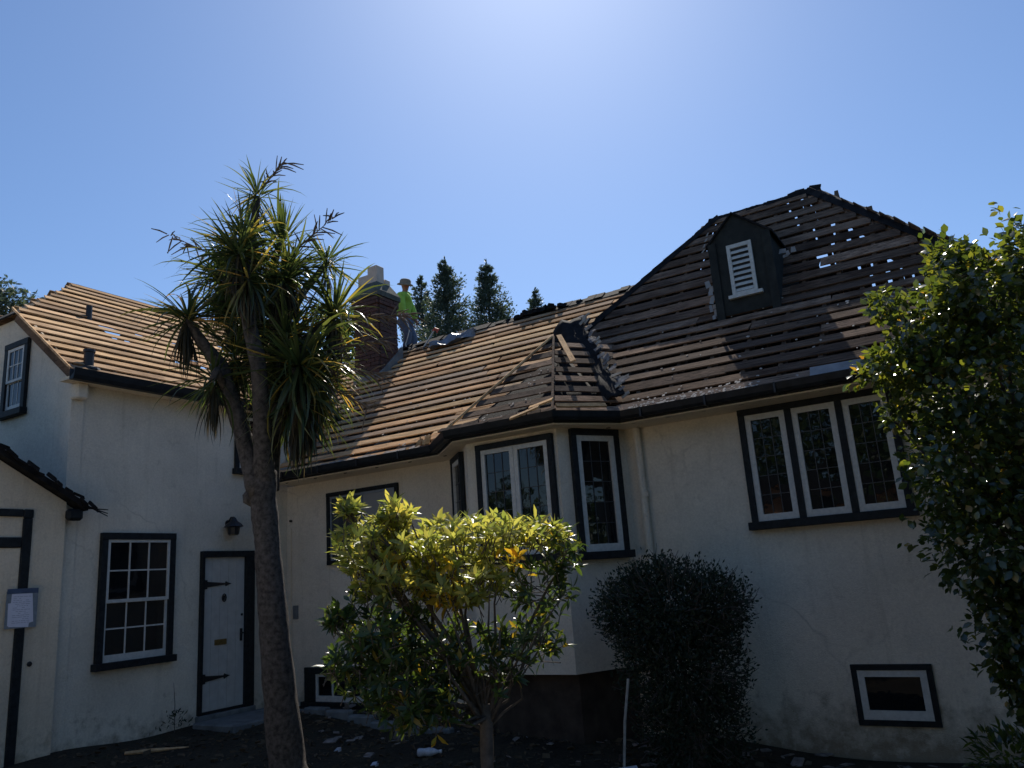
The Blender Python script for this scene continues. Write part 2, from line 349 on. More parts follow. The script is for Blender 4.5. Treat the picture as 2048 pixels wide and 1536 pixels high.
# walls
b = MB().box((-9.6, YF, -.9), (1.5, 15.2, 3.2)); b.build('wall', M['stucco'], house)
b = MB().box((-16.0, 5.3, -.6), (XL, 8.812, 4.33)); b.build('wall', M['stucco'], house)
b = MB().box((-15.9, 8.815, -.6), (-9.605, 13.2, 4.33)); b.build('wall', M['stucco'], house)
t37 = math.tan(p37)
b = MB().prism([(-9.6, 5.3, 4.331), (-16, 5.3, 4.331), (-14.5, 5.3, 5.50), (-11.06, 5.3, 5.50)], (0, .2, 0)); b.build('gable_wall', M['stucco'], house)
b = MB().box((-9.64, 5.287, 4.09), (-9.46, 5.44, 4.29)); b.build('corbel', M['stucco'], house, bevel=.02)
b = MB().box((-9.597, 5.29, .0), (-9.582, 5.45, 4.085)); b.build('corner_pilaster', M['stucco'], house)
# bay
A_, B_, C_, D_ = Vector((-6.4, YF)), Vector((-5.51, 7.95)), Vector((-4.24, 7.95)), Vector((-3.74, YF))
MB().prism([(A_.x, A_.y + .05, .50), (B_.x, B_.y, .50), (C_.x, C_.y, .50), (D_.x, D_.y + .05, .50)], (0, 0, 2.72)).build('bay_wall', M['stucco'], house)
M['base'] = simple('dark_brown_base', (.055, .042, .034), .9, .35, 6, .2, .4)
MB().prism([(-6.2, YF - .005, -.9), (-5.4, 8.12, -.9), (-4.3, 8.12, -.9), (-3.9, YF - .005, -.9)], (0, 0, 1.41)).build('bay_base', M['base'], house)
# skirting of soil-stained concrete below the low windows
MB().box((-9.55, 8.62, -.4), (-6.25, 8.808, -.12)).build('plinth', M['concrete'], house, bevel=.02)
# soffit + gutters
path = [(-9.42, YE), (-6.27, YE), (-5.55, 7.68), (-4.12, 7.68), (-3.6, YE), (1.75, YE)]
sf = MB(); sweep(sf, path, [(-.50, 3.20), (-.02, 3.20), (-.02, 3.24), (-.50, 3.24)]); sf.build('soffit', M['stucco2'], house)
gt = MB(); sweep(gt, path, [(0, 3.235), (.075, 3.235), (.095, 3.265), (.11, 3.335), (.098, 3.335), (.08, 3.28), (.012, 3.255), (0, 3.34)]); gt.build('gutter', M['gutter'], house)
fa = MB(); sweep(fa, path, [(-.022, 3.215), (-.003, 3.215), (-.003, 3.345), (-.022, 3.345)]); fa.build('fascia', M['gutter'], house)
lpath = [(-9.39, 5.14), (-9.39, 9.9)]
gt = MB(); sweep(gt, lpath, [(0, 4.28), (.085, 4.28), (.105, 4.33), (.12, 4.415), (.108, 4.415), (.09, 4.35), (.012, 4.31), (0, 4.42)]); gt.build('gutter', M['gutter'], house)
sf = MB(); sweep(sf, lpath, [(-.21, 4.29), (-.004, 4.29), (-.004, 4.325), (-.21, 4.325)]); sf.build('soffit', M['stucco2'], house)
for x in np.arange(-9.1, -6.4, .75).tolist() + np.arange(-3.3, 1.6, .75).tolist():
    MB().box((x - .010, YE - .112, 3.226), (x + .010, YE - .004, 3.232)).box((x - .010, YE - .120, 3.232), (x + .010, YE - .113, 3.34)).build('gutter_bracket', M['iron'], house)
# downpipe
dp = MB().tube([(-3.585, 8.745, 3.195), (-3.58, 8.745, 2.85)], .045, 10)
dp.tube([(-3.58, 8.745, 2.85), (-3.555, 8.745, -.2)], .045, 10)
for z in (2.40, 1.2): dp.tube([(-3.563, 8.745, z - .03), (-3.563, 8.745, z + .03)], .053, 10)
dp.build('downpipe', M['stucco'], house, smooth=False)
# thin conduit and box near the inner corner
MB().tube([(-9.50, 8.795, .35), (-9.50, 8.795, 2.55)], .008, 6).build('conduit', M['stucco2'], house)
MB().box((-9.45, 8.78, 1.18), (-9.36, 8.809, 1.38)).build('junction_box', M['concrete'], house)
MB().tube([(-9.50, 8.80, 2.66), (-9.50, 8.77, 2.66)], .02, 8).build('wall_stud', M['iron'], house)

# --- roofs
BOARD_VARS = []
def board_variant(seed):
    rr = random.Random(seed); V = []; F = []; nseg = 4
    for i in range(nseg + 1):
        x = i / nseg - .5; dy = rr.uniform(-.02, .02); dz = rr.uniform(-.12, .12); ww = rr.uniform(.96, 1.03)
        e0 = rr.uniform(-.006, .006) if i in (0, nseg) else 0
        V += [(x + e0, -.5 * ww + dy, -.5 + dz), (x - e0, .5 * ww + dy, -.5 + dz), (x - e0, .5 * ww + dy, .5 + dz), (x + e0, -.5 * ww + dy, .5 + dz)]
    for i in range(nseg):
        a = i * 4
        for k in range(4): F.append((a + k, a + 4 + k, a + 4 + (k + 1) % 4, a + (k + 1) % 4))
    F += [(0, 1, 2, 3), (nseg * 4 + 3, nseg * 4 + 2, nseg * 4 + 1, nseg * 4)]
    return V, F
BM = {}
def board_mesh(mat, k):
    key = (mat.name, k)
    if key not in BM:
        V, F = board_variant(k); me = bpy.data.meshes.new('board'); me.from_pydata(V, [], F); me.materials.append(mat)
        me.polygons.foreach_set('use_smooth', [False] * len(me.polygons)); BM[key] = me
    return BM[key]
def board(parent, c, U, S, Nn, L, w, t, mat, tilt=0, skew=0, name='board'):
    U, S, Nn = Vector(U).normalized(), Vector(S).normalized(), Vector(Nn).normalized()
    U2 = (U * math.cos(skew) + S * math.sin(skew)); S2 = Nn.cross(U2)
    S3 = S2 * math.cos(tilt) + Nn * math.sin(tilt); N3 = U2.cross(S3)
    m = Matrix((U2 * L, S3 * w, N3 * t)).transposed().to_4x4(); m.translation = Vector(c)
    o = link(name, board_mesh(mat, random.randrange(8)), None, None, m); attach(o, parent); return o
def boards(parent, P0, U, S, n_rows, span, w, mat, s0=.09, step=.242, skip=None, lmin=1.6, lmax=3.4, tilt=.03, seed=0, lift=0.0, tiltbias=0):
    rr = random.Random(seed); U = Vector(U); S = Vector(S); Nn = U.cross(S).normalized(); P0 = Vector(P0)
    st = random.getstate(); random.seed(seed + 99)
    for r in range(n_rows):
        s = s0 + r * step; a, bb = span(s)
        if bb - a < .12: continue
        x = a
        while x < bb - .05:
            L = rr.uniform(lmin, lmax)
            if bb - x - L < .5: L = bb - x
            if not (skip and skip(r, x, x + L, rr)):
                j0 = rr.uniform(-.03, .03) if x == a else 0
                c = P0 + U * (x + L / 2 + j0 / 2) + S * (s + rr.uniform(-.004, .004)) + Nn * (.012 + lift + rr.uniform(-.003, .006))
                board(parent, c, U, S, Nn, L - .008 + j0, w * rr.uniform(.92, 1.08), .017, mat, rr.uniform(-tilt, tilt) + tiltbias, rr.uniform(-.003, .003))
            x += L
    random.setstate(st)
def rafters(name, parent, P0, U, S, us, s_of_u, depth=.14, wd=.05, mat=None):
    U = Vector(U); S = Vector(S); Nn = U.cross(S).normalized(); P0 = Vector(P0); mb = MB()
    for u in us:
        s0, s1 = s_of_u(u)
        if s1 - s0 < .2: continue
        F = Fr(P0, U, Nn, S); mb.fbox(F, u - wd / 2, u + wd / 2, s0, s1, -depth, -.004)
    return mb.build(name, mat or M['rafter'], parent)

# left wing roof (faces +X, ridge along Y)
LP0 = Vector((-9.40, 0, 4.40)); LU = Vector((0, 1, 0)); LS = Vector((-math.cos(p37), 0, math.sin(p37)))
def left_span(s):
    z = 4.40 + s * math.sin(p37)
    a = 5.17 if s < 1.87 else 5.17 + (s - 1.87) / (4.22 - 1.87) * 1.78
    bb = 8.35 + (z - 3.3) / math.tan(p38) if z < 6.15 else 13.2
    return a, bb
lr = rafters('roof', house, LP0, LU, LS, [5.25 + .6 * i for i in range(14)], lambda u: (0 if u < 9.7 else (u - 9.7) * 1.3, min(4.15, 1.8 + max(0, u - 5.17) / 1.78 * 2.35)))
lr['label'] = 'left wing roof stripped to pale brown sheathing boards'
boards(lr, LP0, LU, LS, 18, left_span, .122, M['wood_left'], step=.236, seed=1, tilt=.018, lmin=2.0, lmax=4.0)
MB().prism([(-9.40, 5.145, 4.41), (-10.93, 5.145, 5.565), (-10.93, 5.145, 5.60), (-9.40, 5.145, 4.445)], (0, .02, 0)).build('barge_board', M['wood_left'], lr)
LPr = Vector((-16.15, 0, 4.40)); LSr = Vector((math.cos(p37), 0, math.sin(p37)))
def left_rear_span(s): a, bb = left_span(s); return -13.2, -a
lrr = rafters('roof', house, LPr, -LU, LSr, [-5.25 - .6 * i for i in range(14)], lambda u: (0, min(4.15, 1.8 + max(0, -u - 5.17) / 1.78 * 2.35)))
boards(lrr, LPr, -LU, LSr, 18, left_rear_span, .240, M['wood_left'], step=.236, seed=2, lmin=.5, lmax=1.4, tilt=0, skip=lambda r, a, c, rr: r > 9 and rr.random() < .10)
MB().prism([(-10.95, 5.19, 5.53), (-14.6, 5.19, 5.53), (-12.77, 6.95, 6.93)], (0, .012, -.02)).build('hip_felt', M['felt'], lr)
rr_ = MB(); rr_.box((-12.83, 6.9, 6.88), (-12.71, 13.2, 6.925)); rr_.build('ridge_board', M['wood_left'], lr)
MB().box((-15.9, 5.52, 4.335), (-9.7, 13.1, 4.36)).build('attic_floor', M['attic'], house)  # unseen floor added to keep the attic behind the gaps dark

# middle wing roof (light boards; faces -Y)
MP0 = Vector((0, YE, GZ)); MU = Vector((1, 0, 0)); MS = Vector((0, math.cos(p38), math.sin(p38)))
RY, RZ = 12.12, 3.3 + (12.12 - YE) * math.tan(p38)
def mid_span(s):
    z = GZ + s * math.sin(p38)
    a = -9.55 if z < 4.40 else -9.38 - (z - 4.40) / t37
    bb = -5.72 + (z - 3.3) / math.tan(p52)
    return a, bb
mslope = (RY - YE) / math.cos(p38)
mr = rafters('roof', house, MP0, MU, MS, [-11 + .6 * i for i in range(13)], lambda u: (max(0, (-9.5 - u) * 1.35 + 1.6 if u < -9.5 else 0), mslope - .05))
mr['label'] = 'middle roof slope of light brown spaced boards below the chimney'
boards(mr, MP0, MU, MS, 19, mid_span, .128, M['wood_light'], step=.2475, seed=3, tilt=.015, lmin=2.2, lmax=4.2)
# solid infill beside the bay: close boards between the lowest rows
for k in range(4):
    s = .09 + .2475 * k + .124; L = random.uniform(.5, .9) + .12 * k
    board(mr, MP0 + MU * (-5.72 - L / 2 + s * .3) + MS * s + Vector((0, -math.sin(p38), math.cos(p38))) * .011, MU, MS, MU.cross(MS), L, .07, .02, M['wood_light'])
MB().prism([(-13.5, RY + .02, RZ - .01), (-3.0, RY + .02, RZ - .01), (-3.0, 15.9, RZ - 2.95), (-13.5, 15.9, RZ - 2.95)], (0, 0, .03)).build('rear_felt', M['felt'], house)  # unseen rear slope, made solid to keep the attic dark
MB().box((-9.55, 8.9, 3.205), (1.45, 15.1, 3.23)).build('attic_floor', M['attic'], house)  # added unseen floor, darkens the attic under the spaced boards
# felt left along the ridge
rf = MB()
xs = np.arange(-12.0, -3.9, .16)
for i in range(len(xs) - 1):
    z = RZ + .035 + random.uniform(-.012, .02); d = .13 + random.uniform(-.05, .06)
    rf.hexa([(xs[i], RY - d, z - d * .78), (xs[i + 1] + .01, RY - d, z - d * .78), (xs[i + 1] + .01, RY + .1, z - .04), (xs[i], RY + .1, z - .04),
             (xs[i], RY - d, z - d * .78 + .015), (xs[i + 1] + .01, RY - d, z - d * .78 + .015), (xs[i + 1] + .01, RY + .02, z + .03), (xs[i], RY + .02, z + .03)])
rf.build('ridge_felt', M['felt'], mr)
# crumpled felt heap on the ridge
cr = MB()
for i in range(70):
    c = Vector((-6.55 + random.gauss(0, .30), RY - .06 + random.gauss(0, .07), RZ + .02)); h = random.uniform(.0, .075) * math.exp(-((c.x + 6.55) / .4) ** 2)
    a = random.uniform(0, 6.28); w = random.uniform(.025, .075)
    d = Vector((math.cos(a), math.sin(a), 0)) * w
    q = Vector((-d.y, d.x, 0)) * .6
    cr.hexa([c - d - q + Vector((0, 0, -.06)), c + d - q + Vector((0, 0, -.06)), c + d + q + Vector((0, 0, -.06)), c - d + q + Vector((0, 0, -.06)), c - d * .6 - q + Vector((0, 0, h)), c + d * .8 - q * .5 + Vector((0, 0, h * .7)), c + d * .5 + q + Vector((0, 0, h * 1.1)), c - d + q * .4 + Vector((0, 0, h * .8))])
cr.build('felt_heap', M['felt'], mr)['kind'] = 'stuff'

# main hip roof: shallow foot (44 deg) then steep (52 deg)
BY, BZ = 9.85, GZ + (9.85 - YE) * math.tan(p44)
HY = 11.47; HZ = BZ + (HY - BY) * math.tan(p52)
XA, XB = -2.95, -1.56
FS = Vector((0, math.cos(p44), math.sin(p44))); US = Vector((0, math.cos(p52), math.sin(p52)))
def foot_span(s):
    y = YE + s * math.cos(p44)
    a = -6.2 + (y - YE) * .75; bb = .27 + (BY - y) * .96
    if y < 9.1: a = max(a, -3.62 - (y - YE) * .95)
    else: a = max(a, -4.45 - (y - 9.1) * 1.0)
    return a, bb
def top_span(s):
    y = BY + s * math.cos(p52); return -4.95 + (y - BY) * 1.2, .13 - (y - BY) * 1.13
foot_len = (BY - YE) / math.cos(p44); top_len = (HY - BY) / math.cos(p52)
mn = rafters('roof', house, (0, YE, GZ), MU, FS, [-3.9 + .42 * i for i in range(13)], lambda u: (max(0, (-3.6 - u) * 1.2), min(foot_len, foot_len - max(0, u - .27) / .96 / math.cos(p44))))
mn['label'] = 'tall hipped main roof of blackened spaced boards with gaps showing sky'
mt = rafters('rafters', mn, (0, BY, BZ), MU, US, [-5 + .42 * i for i in range(13)], lambda u: (0, min(top_len, max(0, (u + 5.05) / 1.2 / math.cos(p52)) if u < XA else top_len, max(0, (.27 - u) / .99 / math.cos(p52)) if u > XB else top_len) - .04))
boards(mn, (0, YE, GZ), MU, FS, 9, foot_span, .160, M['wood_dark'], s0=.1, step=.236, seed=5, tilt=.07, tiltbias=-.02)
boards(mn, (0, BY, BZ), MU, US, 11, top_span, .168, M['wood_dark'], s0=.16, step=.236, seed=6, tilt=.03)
board(mn, (-2.4, BY + .04, BZ + .02), MU, US, MU.cross(US), 5.1, .10, .02, M['wood_dark'])
# rear slope and right hip slope, both spaced boards; left hip covered with felt
RS = Vector((0, -math.cos(R(50)), math.sin(R(50)))); RP = Vector((0, HY + (HZ - GZ) / math.tan(R(50)), GZ)); rlen = (HZ - GZ) / math.sin(R(50))
def rear_span(s):
    f = 1 - s / rlen; return -(XB + 3.2 * f), -(-2.15 - .9 * (1 - s / rlen) * 0)
rrf = rafters('roof', house, RP, -MU, RS, [-1.4 + .42 * i for i in range(12)], lambda u: (0, rlen * (1 - max(0, -u - XB) / 3.2) - .06))
def rear_span2(s):
    z = GZ + s * math.sin(R(50)); xr = XB + (HZ - z) * .83 - random.uniform(0, .38)
    if 5.76 < z < 6.04: xr = -1.74
    return -xr, 2.20
for r in range(19):
    s0_ = .1 + .236 * r; z = GZ + s0_ * math.sin(R(50)); y = HY + (HZ - z) / math.tan(R(50)); xr = XB + (HZ - z) * .83
    cuts = [xr - d_ - random.uniform(-.06, .06) for d_ in ((.10, .30, .52) if z > 5.2 else (.2,))]
    if 5.76 < z < 6.04: cuts = [-1.72 + .22]
    x = -2.25
    for cx_, gw in [(c_, random.uniform(.025, .075)) for c_ in sorted(cuts)] + [(xr, 0)]:
        if 5.76 < z < 6.04 and cx_ != xr: gw = .24; cx_ = -1.62
        if cx_ - gw / 2 - x > .04: board(rrf, ((x + cx_ - gw / 2) / 2, y, z), -MU, RS, (-MU).cross(RS), cx_ - gw / 2 - x, .240, .02, M['wood_dark'])
        x = cx_ + gw / 2
MB().prism([RP + Vector((-2.12, .01, -.01)), RP + Vector((-6.1, .01, -.01)), (XA, HY + .02, HZ - .01), (-2.12, HY + .02, HZ - .01)], (0, 0, .03)).build('rear_felt', M['felt'], house)
HS = Vector((-1, 0, 0)); rise = HZ - GZ; run = 3.0
hS = Vector((-run, 0, rise)).normalized(); hl = math.hypot(run, rise)
def hip_span(s):
    f = 1 - s / hl; return HY - 3.2 * f, HY + 3.05 * f - random.uniform(0, .22)
hp = rafters('roof', house, (XB + run, 0, GZ), (0, 1, 0), hS, [8.6 + .42 * i for i in range(15)], lambda u: (0, hl * (1 - abs(u - HY) / 2.9) - .3))
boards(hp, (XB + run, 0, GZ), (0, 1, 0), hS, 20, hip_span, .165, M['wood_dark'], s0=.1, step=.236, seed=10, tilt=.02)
MB().prism([(XA - .03, HY, HZ - .03), (-5.12, BY + .06, BZ - .03), (-6.2, YE, GZ), (-6.1, RP.y, GZ)], (-.02, .02, 0)).build('hip_felt', M['felt'], house)
# hip rafters + ridge board
MB().tube([(XB - .06, HY + .02, HZ - .10), (.20, BY + .06, BZ - .10), (1.6, YE + .06, GZ - .07)], .085, 6).build('hip_rafter', M['wood_dark'], mn)
# ragged felt and shingle remnants along ridge and hips
rg = MB()
def flake(mb, c, w, h, t, ax, up):
    ax = Vector(ax).normalized(); up = Vector(up).normalized(); n = ax.cross(up)
    a = random.uniform(-.25, .25); ax, up = ax * math.cos(a) + up * math.sin(a), up * math.cos(a) - ax * math.sin(a)
    c = Vector(c); k = random.uniform(.5, 1)
    mb.hexa([c - ax * w, c + ax * w, c + ax * w * k + up * h, c - ax * w * random.uniform(.5, 1) + up * h, c - ax * w + n * t, c + ax * w + n * t, c + ax * w * k + up * h + n * t, c - ax * w * .8 + up * h + n * t])
for i in range(34):
    f = i / 33; x = XA - .10 + (XB - XA + .16) * f
    hh = .03 + random.uniform(0, .012) + (.07 if .76 < f < 1.0 else 0) * random.uniform(.4, 1)
    flake(rg, (x, HY - .07 + random.uniform(-.01, .01), HZ - .13), random.uniform(.06, .10), hh + .10, .02, (1, 0, 0), (0, .45, 1))
def hip_cap(p0, p1, w, name):
    p0, p1 = Vector(p0), Vector(p1); n = 14; mb_ = MB(); d = (p1 - p0).normalized(); sd = Vector((d.y, -d.x, 0)).normalized()
    for i in range(n):
        a, c = p0.lerp(p1, i / n), p0.lerp(p1, (i + 1.05) / n); h = random.uniform(.0, .02)
        mb_.hexa([a - sd * w + Vector((0, 0, -.09)), a + sd * w + Vector((0, 0, -.09)), c + sd * w + Vector((0, 0, -.09)), c - sd * w + Vector((0, 0, -.09)), a - sd * w * .5 + Vector((0, 0, h)), a + sd * w * .5 + Vector((0, 0, h)), c + sd * w * .5 + Vector((0, 0, h - .01)), c - sd * w * .5 + Vector((0, 0, h - .01))])
    return mb_.build(name, M['felt'], mn)
hip_cap((XB + .02, HY, HZ + .02), (.27, BY, BZ + .03), .12, 'hip_cap'); hip_cap((.25, BY, BZ - .05), (1.65, YE, GZ - .02), .10, 'hip_cap'); hip_cap((-5.07, BY, BZ + .03), (XA - .05, HY, HZ + .03), .11, 'hip_cap'); hip_cap((-6.15, YE, GZ + .02), (-5.05, BY, BZ + .01), .10, 'hip_cap')
rg.build('ridge_felt', M['felt'], mn)

# bay roof (dark boards)
AP = Vector((-4.78, 9.12, 4.66)); Bg = Vector((-5.60, 7.62, GZ)); Cg = Vector((-4.10, 7.62, GZ)); Dg = Vector((-3.52, 8.38, GZ))
bu = (Cg - Bg).normalized(); bs = (AP - (Bg + bu * (AP - Bg).dot(bu))).normalized(); bl = (AP - (Bg + bu * (AP - Bg).dot(bu))).length
br_ = MB().prism([Bg + Vector((.10, .10, -.06)), Cg + Vector((-.05, .10, -.06)), AP + Vector((0, .10, -.16))], (0, 0, -.02)); 
bay = br_.build('bay_roof', M['felt'], house); bay['label'] = 'faceted roof of dark boards over the bay window'  # black sheet set below the boards so their gaps look shaded
ua = (AP - Bg).dot(bu)
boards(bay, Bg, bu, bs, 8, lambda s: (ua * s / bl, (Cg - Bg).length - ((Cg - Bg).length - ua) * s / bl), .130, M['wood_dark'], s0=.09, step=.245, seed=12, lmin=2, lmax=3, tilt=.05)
cu = (Dg - Cg).normalized(); ca = (AP - Cg).dot(cu); cs = (AP - (Cg + cu * ca)).normalized(); cl = (AP - (Cg + cu * ca)).length
nrm = cu.cross(cs)
def right_facet(s):
    a = ca * s / cl
    # run until the plane meets the foot of the main roof
    u = a
    while u < 2.2:
        p = Cg + cu * u + cs * s
        if p.z < GZ + (p.y - YE) * math.tan(p44) - .02: break
        u += .02
    return a, u + .05
boards(bay, Cg, cu, cs, 8, right_facet, .132, M['wood_dark'], s0=.09, step=.245, seed=13, lmin=2, lmax=3, tilt=.04)
MB().prism([Cg + Vector((-.05, .10, -.07)), Dg + Vector((-.06, .06, -.07)), Dg + Vector((-.60, 1.0, .62)), AP + Vector((0, .6, -.2)), AP + Vector((0, .10, -.17))], (0, 0, -.02)).build('bay_felt', M['felt'], bay)  # same black backing under the right facet, darkens its gaps
MB().tube([Cg + nrm * .03, AP + Vector((0, 0, .04))], .018, 5).build('hip_batten', M['wood_dark'], bay)
MB().tube([Bg + Vector((-.01, -.01, .03)), AP + Vector((-.02, -.01, .045))], .02, 5).build('hip_batten', M['wood_light'], bay)
cp = MB()
for i in range(14):
    flake(cp, AP + Vector((random.uniform(-.13, .07), random.uniform(-.08, .05), -.06 + random.uniform(-.05, .02))), random.uniform(.04, .09), random.uniform(.05, .10), .015, (1, .1, 0), (0, .5, 1))
cp.build('apex_felt', M['felt'], bay)
eb = MB()   # ragged eave boards of the bay
for i in range(9):
    f = i / 8; c = Bg.lerp(Cg, f * .96 + .02)
    flake(eb, c + Vector((0, -.02, .02)), random.uniform(.07, .12), random.uniform(.05, .11), .02, (1, 0, random.uniform(-.12, .12)), bs)
eb.build('eave_scraps', M['wood_dark'], bay)

# dormer
DY = 9.72; dz0 = 4.62; X0, X1 = -2.68, -1.90; DT = 5.62; DA = (-2.33, 5.96)
dm = MB().prism([(X0, DY, dz0), (X1, DY, dz0), (X1, DY, DT), (DA[0], DY, DA[1]), (X0, DY, DT)], (0, 1.5, 0)).build('dormer', M['dormer'], house)
for a_, b_ in (((X0 - .04, DT - .045), DA), (DA, (X1 + .05, DT - .05))):
    q = [(a_[0], DY - .035, a_[1] + .0), (b_[0], DY - .035, b_[1]), (b_[0], DY - .035, b_[1] + .03), (a_[0], DY - .035, a_[1] + .03)]
    MB().prism(q, (0, 1.6, 0)).build('dormer_roof', M['felt'], dm)
MB().box((X0 - .012, DY - .03, dz0 - .05), (X0 + .09, DY - .002, DT)).build('corner_board', M['dormer'], dm)
MB().box((X1 - .09, DY - .03, dz0 - .05), (X1 + .012, DY - .002, DT)).build('corner_board', M['dormer'], dm)
DF = Fr((-2.455, DY, 4.86), (1, 0, 0), (0, -1, 0))
vf = MB(); W, H = .32, .68
vf.fbox(DF, 0, .045, 0, H, .002, .035); vf.fbox(DF, W - .045, W, 0, H, .002, .035); vf.fbox(DF, .045, W - .045, H - .05, H, .002, .033); vf.fbox(DF, .045, W - .045, 0, .03, .002, .033)
vent = vf.build('louvre_vent', M['vent'], dm)
MB().fbox(DF, -.05, W + .06, -.045, -.003, .002, .06).build('sill', M['vent'], dm)
MB().fbox(DF, .045, W - .045, .03, H - .05, .001, .004).build('vent_back', M['iron'], dm)
for i in range(8):
    z = .035 + i * .0735
    o = MB().hexa([DF.p(.046, z, .032), DF.p(W - .046, z, .032), DF.p(W - .046, z + .004, .034), DF.p(.046, z + .004, .034), DF.p(.046, z + .040, .008), DF.p(W - .046, z + .040, .008), DF.p(W - .046, z + .046, .010), DF.p(.046, z + .046, .010)])
    o.build('louvre', M['vent'], dm)
def scrap(*a):
    q = MB(); flake(q, *a); q.build('torn_flashing', M['metal'], dm)
for i in range(9):
    scrap((X0 - .04 + random.uniform(-.05, .02), DY - .02 + random.uniform(-.03, .1), dz0 - .02 + .055 * i), random.uniform(.02, .04), random.uniform(.05, .10), .008, (1, .2, 0), (.1, 0, 1))
for i in range(4): scrap((X1 + .14 + random.uniform(-.08, .08), DY + .25, 5.30 + random.uniform(-.06, .06)), random.uniform(.02, .05), random.uniform(.03, .07), .008, (1, .2, 0), (.1, 0, 1))
for i in range(4): scrap((X0 - .07 + .03 * i, DY - .12, 5.50 + .07 * i), .012, .05, .006, (1, .2, 0), (.6, 0, .8))

# chimney
ch = MB().box((-10.105, 11.015, 4.6), (-9.525, 11.535, 7.04)).build('chimney', M['mortar'], house); ch['label'] = 'red brick chimney with sloped cement cap'
bme = bpy.data.meshes.new('brick'); _b = MB().box((-.5, -.5, -.5), (.5, .5, .5)); bme.from_pydata(_b.v, [], _b.f); bme.materials.append(M['brick'])
def brick(c, s):
    m = Matrix.Diagonal((s[0], s[1], s[2], 1)); m.translation = Vector(c) + Vector([random.uniform(-.003, .003)] * 3)
    attach(link('brick', bme, None, None, m), ch)
def brick_row(x0, x1, y, z, off, ax):
    L = .205; x = x0 - off
    while x < x1 - .02:
        a = max(x, x0); e = min(x + L - .01, x1)
        if e - a > .04:
            if ax == 'x': brick(((a + e) / 2, y, z), (e - a, .05, .066))
            else: brick((y, (a + e) / 2, z), (.05, e - a, .066))
        x += L
z = 5.22; k = 0
while z < 7.02:
    pr = .028 if z > 6.86 else 0
    brick_row(-10.115 - pr, -9.515 + pr, 11.005 - pr, z, .1 * (k % 2), 'x')
    if z > 5.35: brick_row(11.035 - pr, 11.54 + pr, -9.515 + pr, z, .1 * ((k + 1) % 2), 'y')
    z += .0765; k += 1
F1 = MB()
F1.box((-10.19, 10.93, 7.03), (-9.45, 11.62, 7.13))
F1.hexa([(-10.19, 10.93, 7.131), (-9.45, 10.93, 7.131), (-9.45, 11.62, 7.131), (-10.19, 11.62, 7.131), (-10.05, 11.07, 7.36), (-9.58, 11.07, 7.36), (-9.58, 11.48, 7.36), (-10.05, 11.48, 7.36)])
F1.build('chimney_cap', M['cap'], ch)
MB().box((-9.84, 11.10, 7.362), (-9.60, 11.32, 7.72)).build('flue_tile', M['flue'], ch, bevel=.008)
MB().box((-10.11, 11.12, 7.30), (-9.843, 11.34, 7.58)).build('flue_tile', M['flue'], ch, bevel=.008)
MB().box((-9.83, 11.34, 7.30), (-9.59, 11.49, 7.48)).build('flue_tile', M['flue'], ch, bevel=.008)
tz = lambda y: GZ + (y - YE) * math.tan(p38)
fc = MB().hexa([(-10.15, 10.97, tz(10.97) - .1), (-9.47, 10.97, tz(10.97) - .1), (-9.47, 11.012, tz(10.97) - .1), (-10.15, 11.012, tz(10.97) - .1), (-10.15, 10.97, tz(10.97) + .13), (-9.47, 10.97, tz(10.97) + .12), (-9.47, 11.0, tz(10.97) + .14), (-10.15, 11.0, tz(10.97) + .15)])
fc.hexa([(-9.51, 10.98, tz(10.98) - .1), (-9.465, 10.98, tz(10.98) - .1), (-9.465, 11.66, tz(11.66) - .1), (-9.51, 11.66, tz(11.66) - .1), (-9.51, 10.98, tz(10.98) + .13), (-9.465, 10.98, tz(10.98) + .12), (-9.465, 11.66, tz(11.66) + .22), (-9.51, 11.66, tz(11.66) + .24)])
fc.build('flashing', M['concrete'], ch)
# vent pipes on the left roof
vz = 4.40 + (11.32 - 9.40) * t37
MB().tube([(-11.32, 6.43, vz - .1), (-11.32, 6.43, vz + .20)], .045, 10).build('vent_pipe', M['iron'], house)
vp = MB().lathe((-9.62, 5.50, 4.50), [(.15, .0), (.14, .03), (.062, .06), (.062, .24), (.075, .245), (.075, .28), (.045, .29)], 12); vp.build('vent_pipe', M['iron'], house)

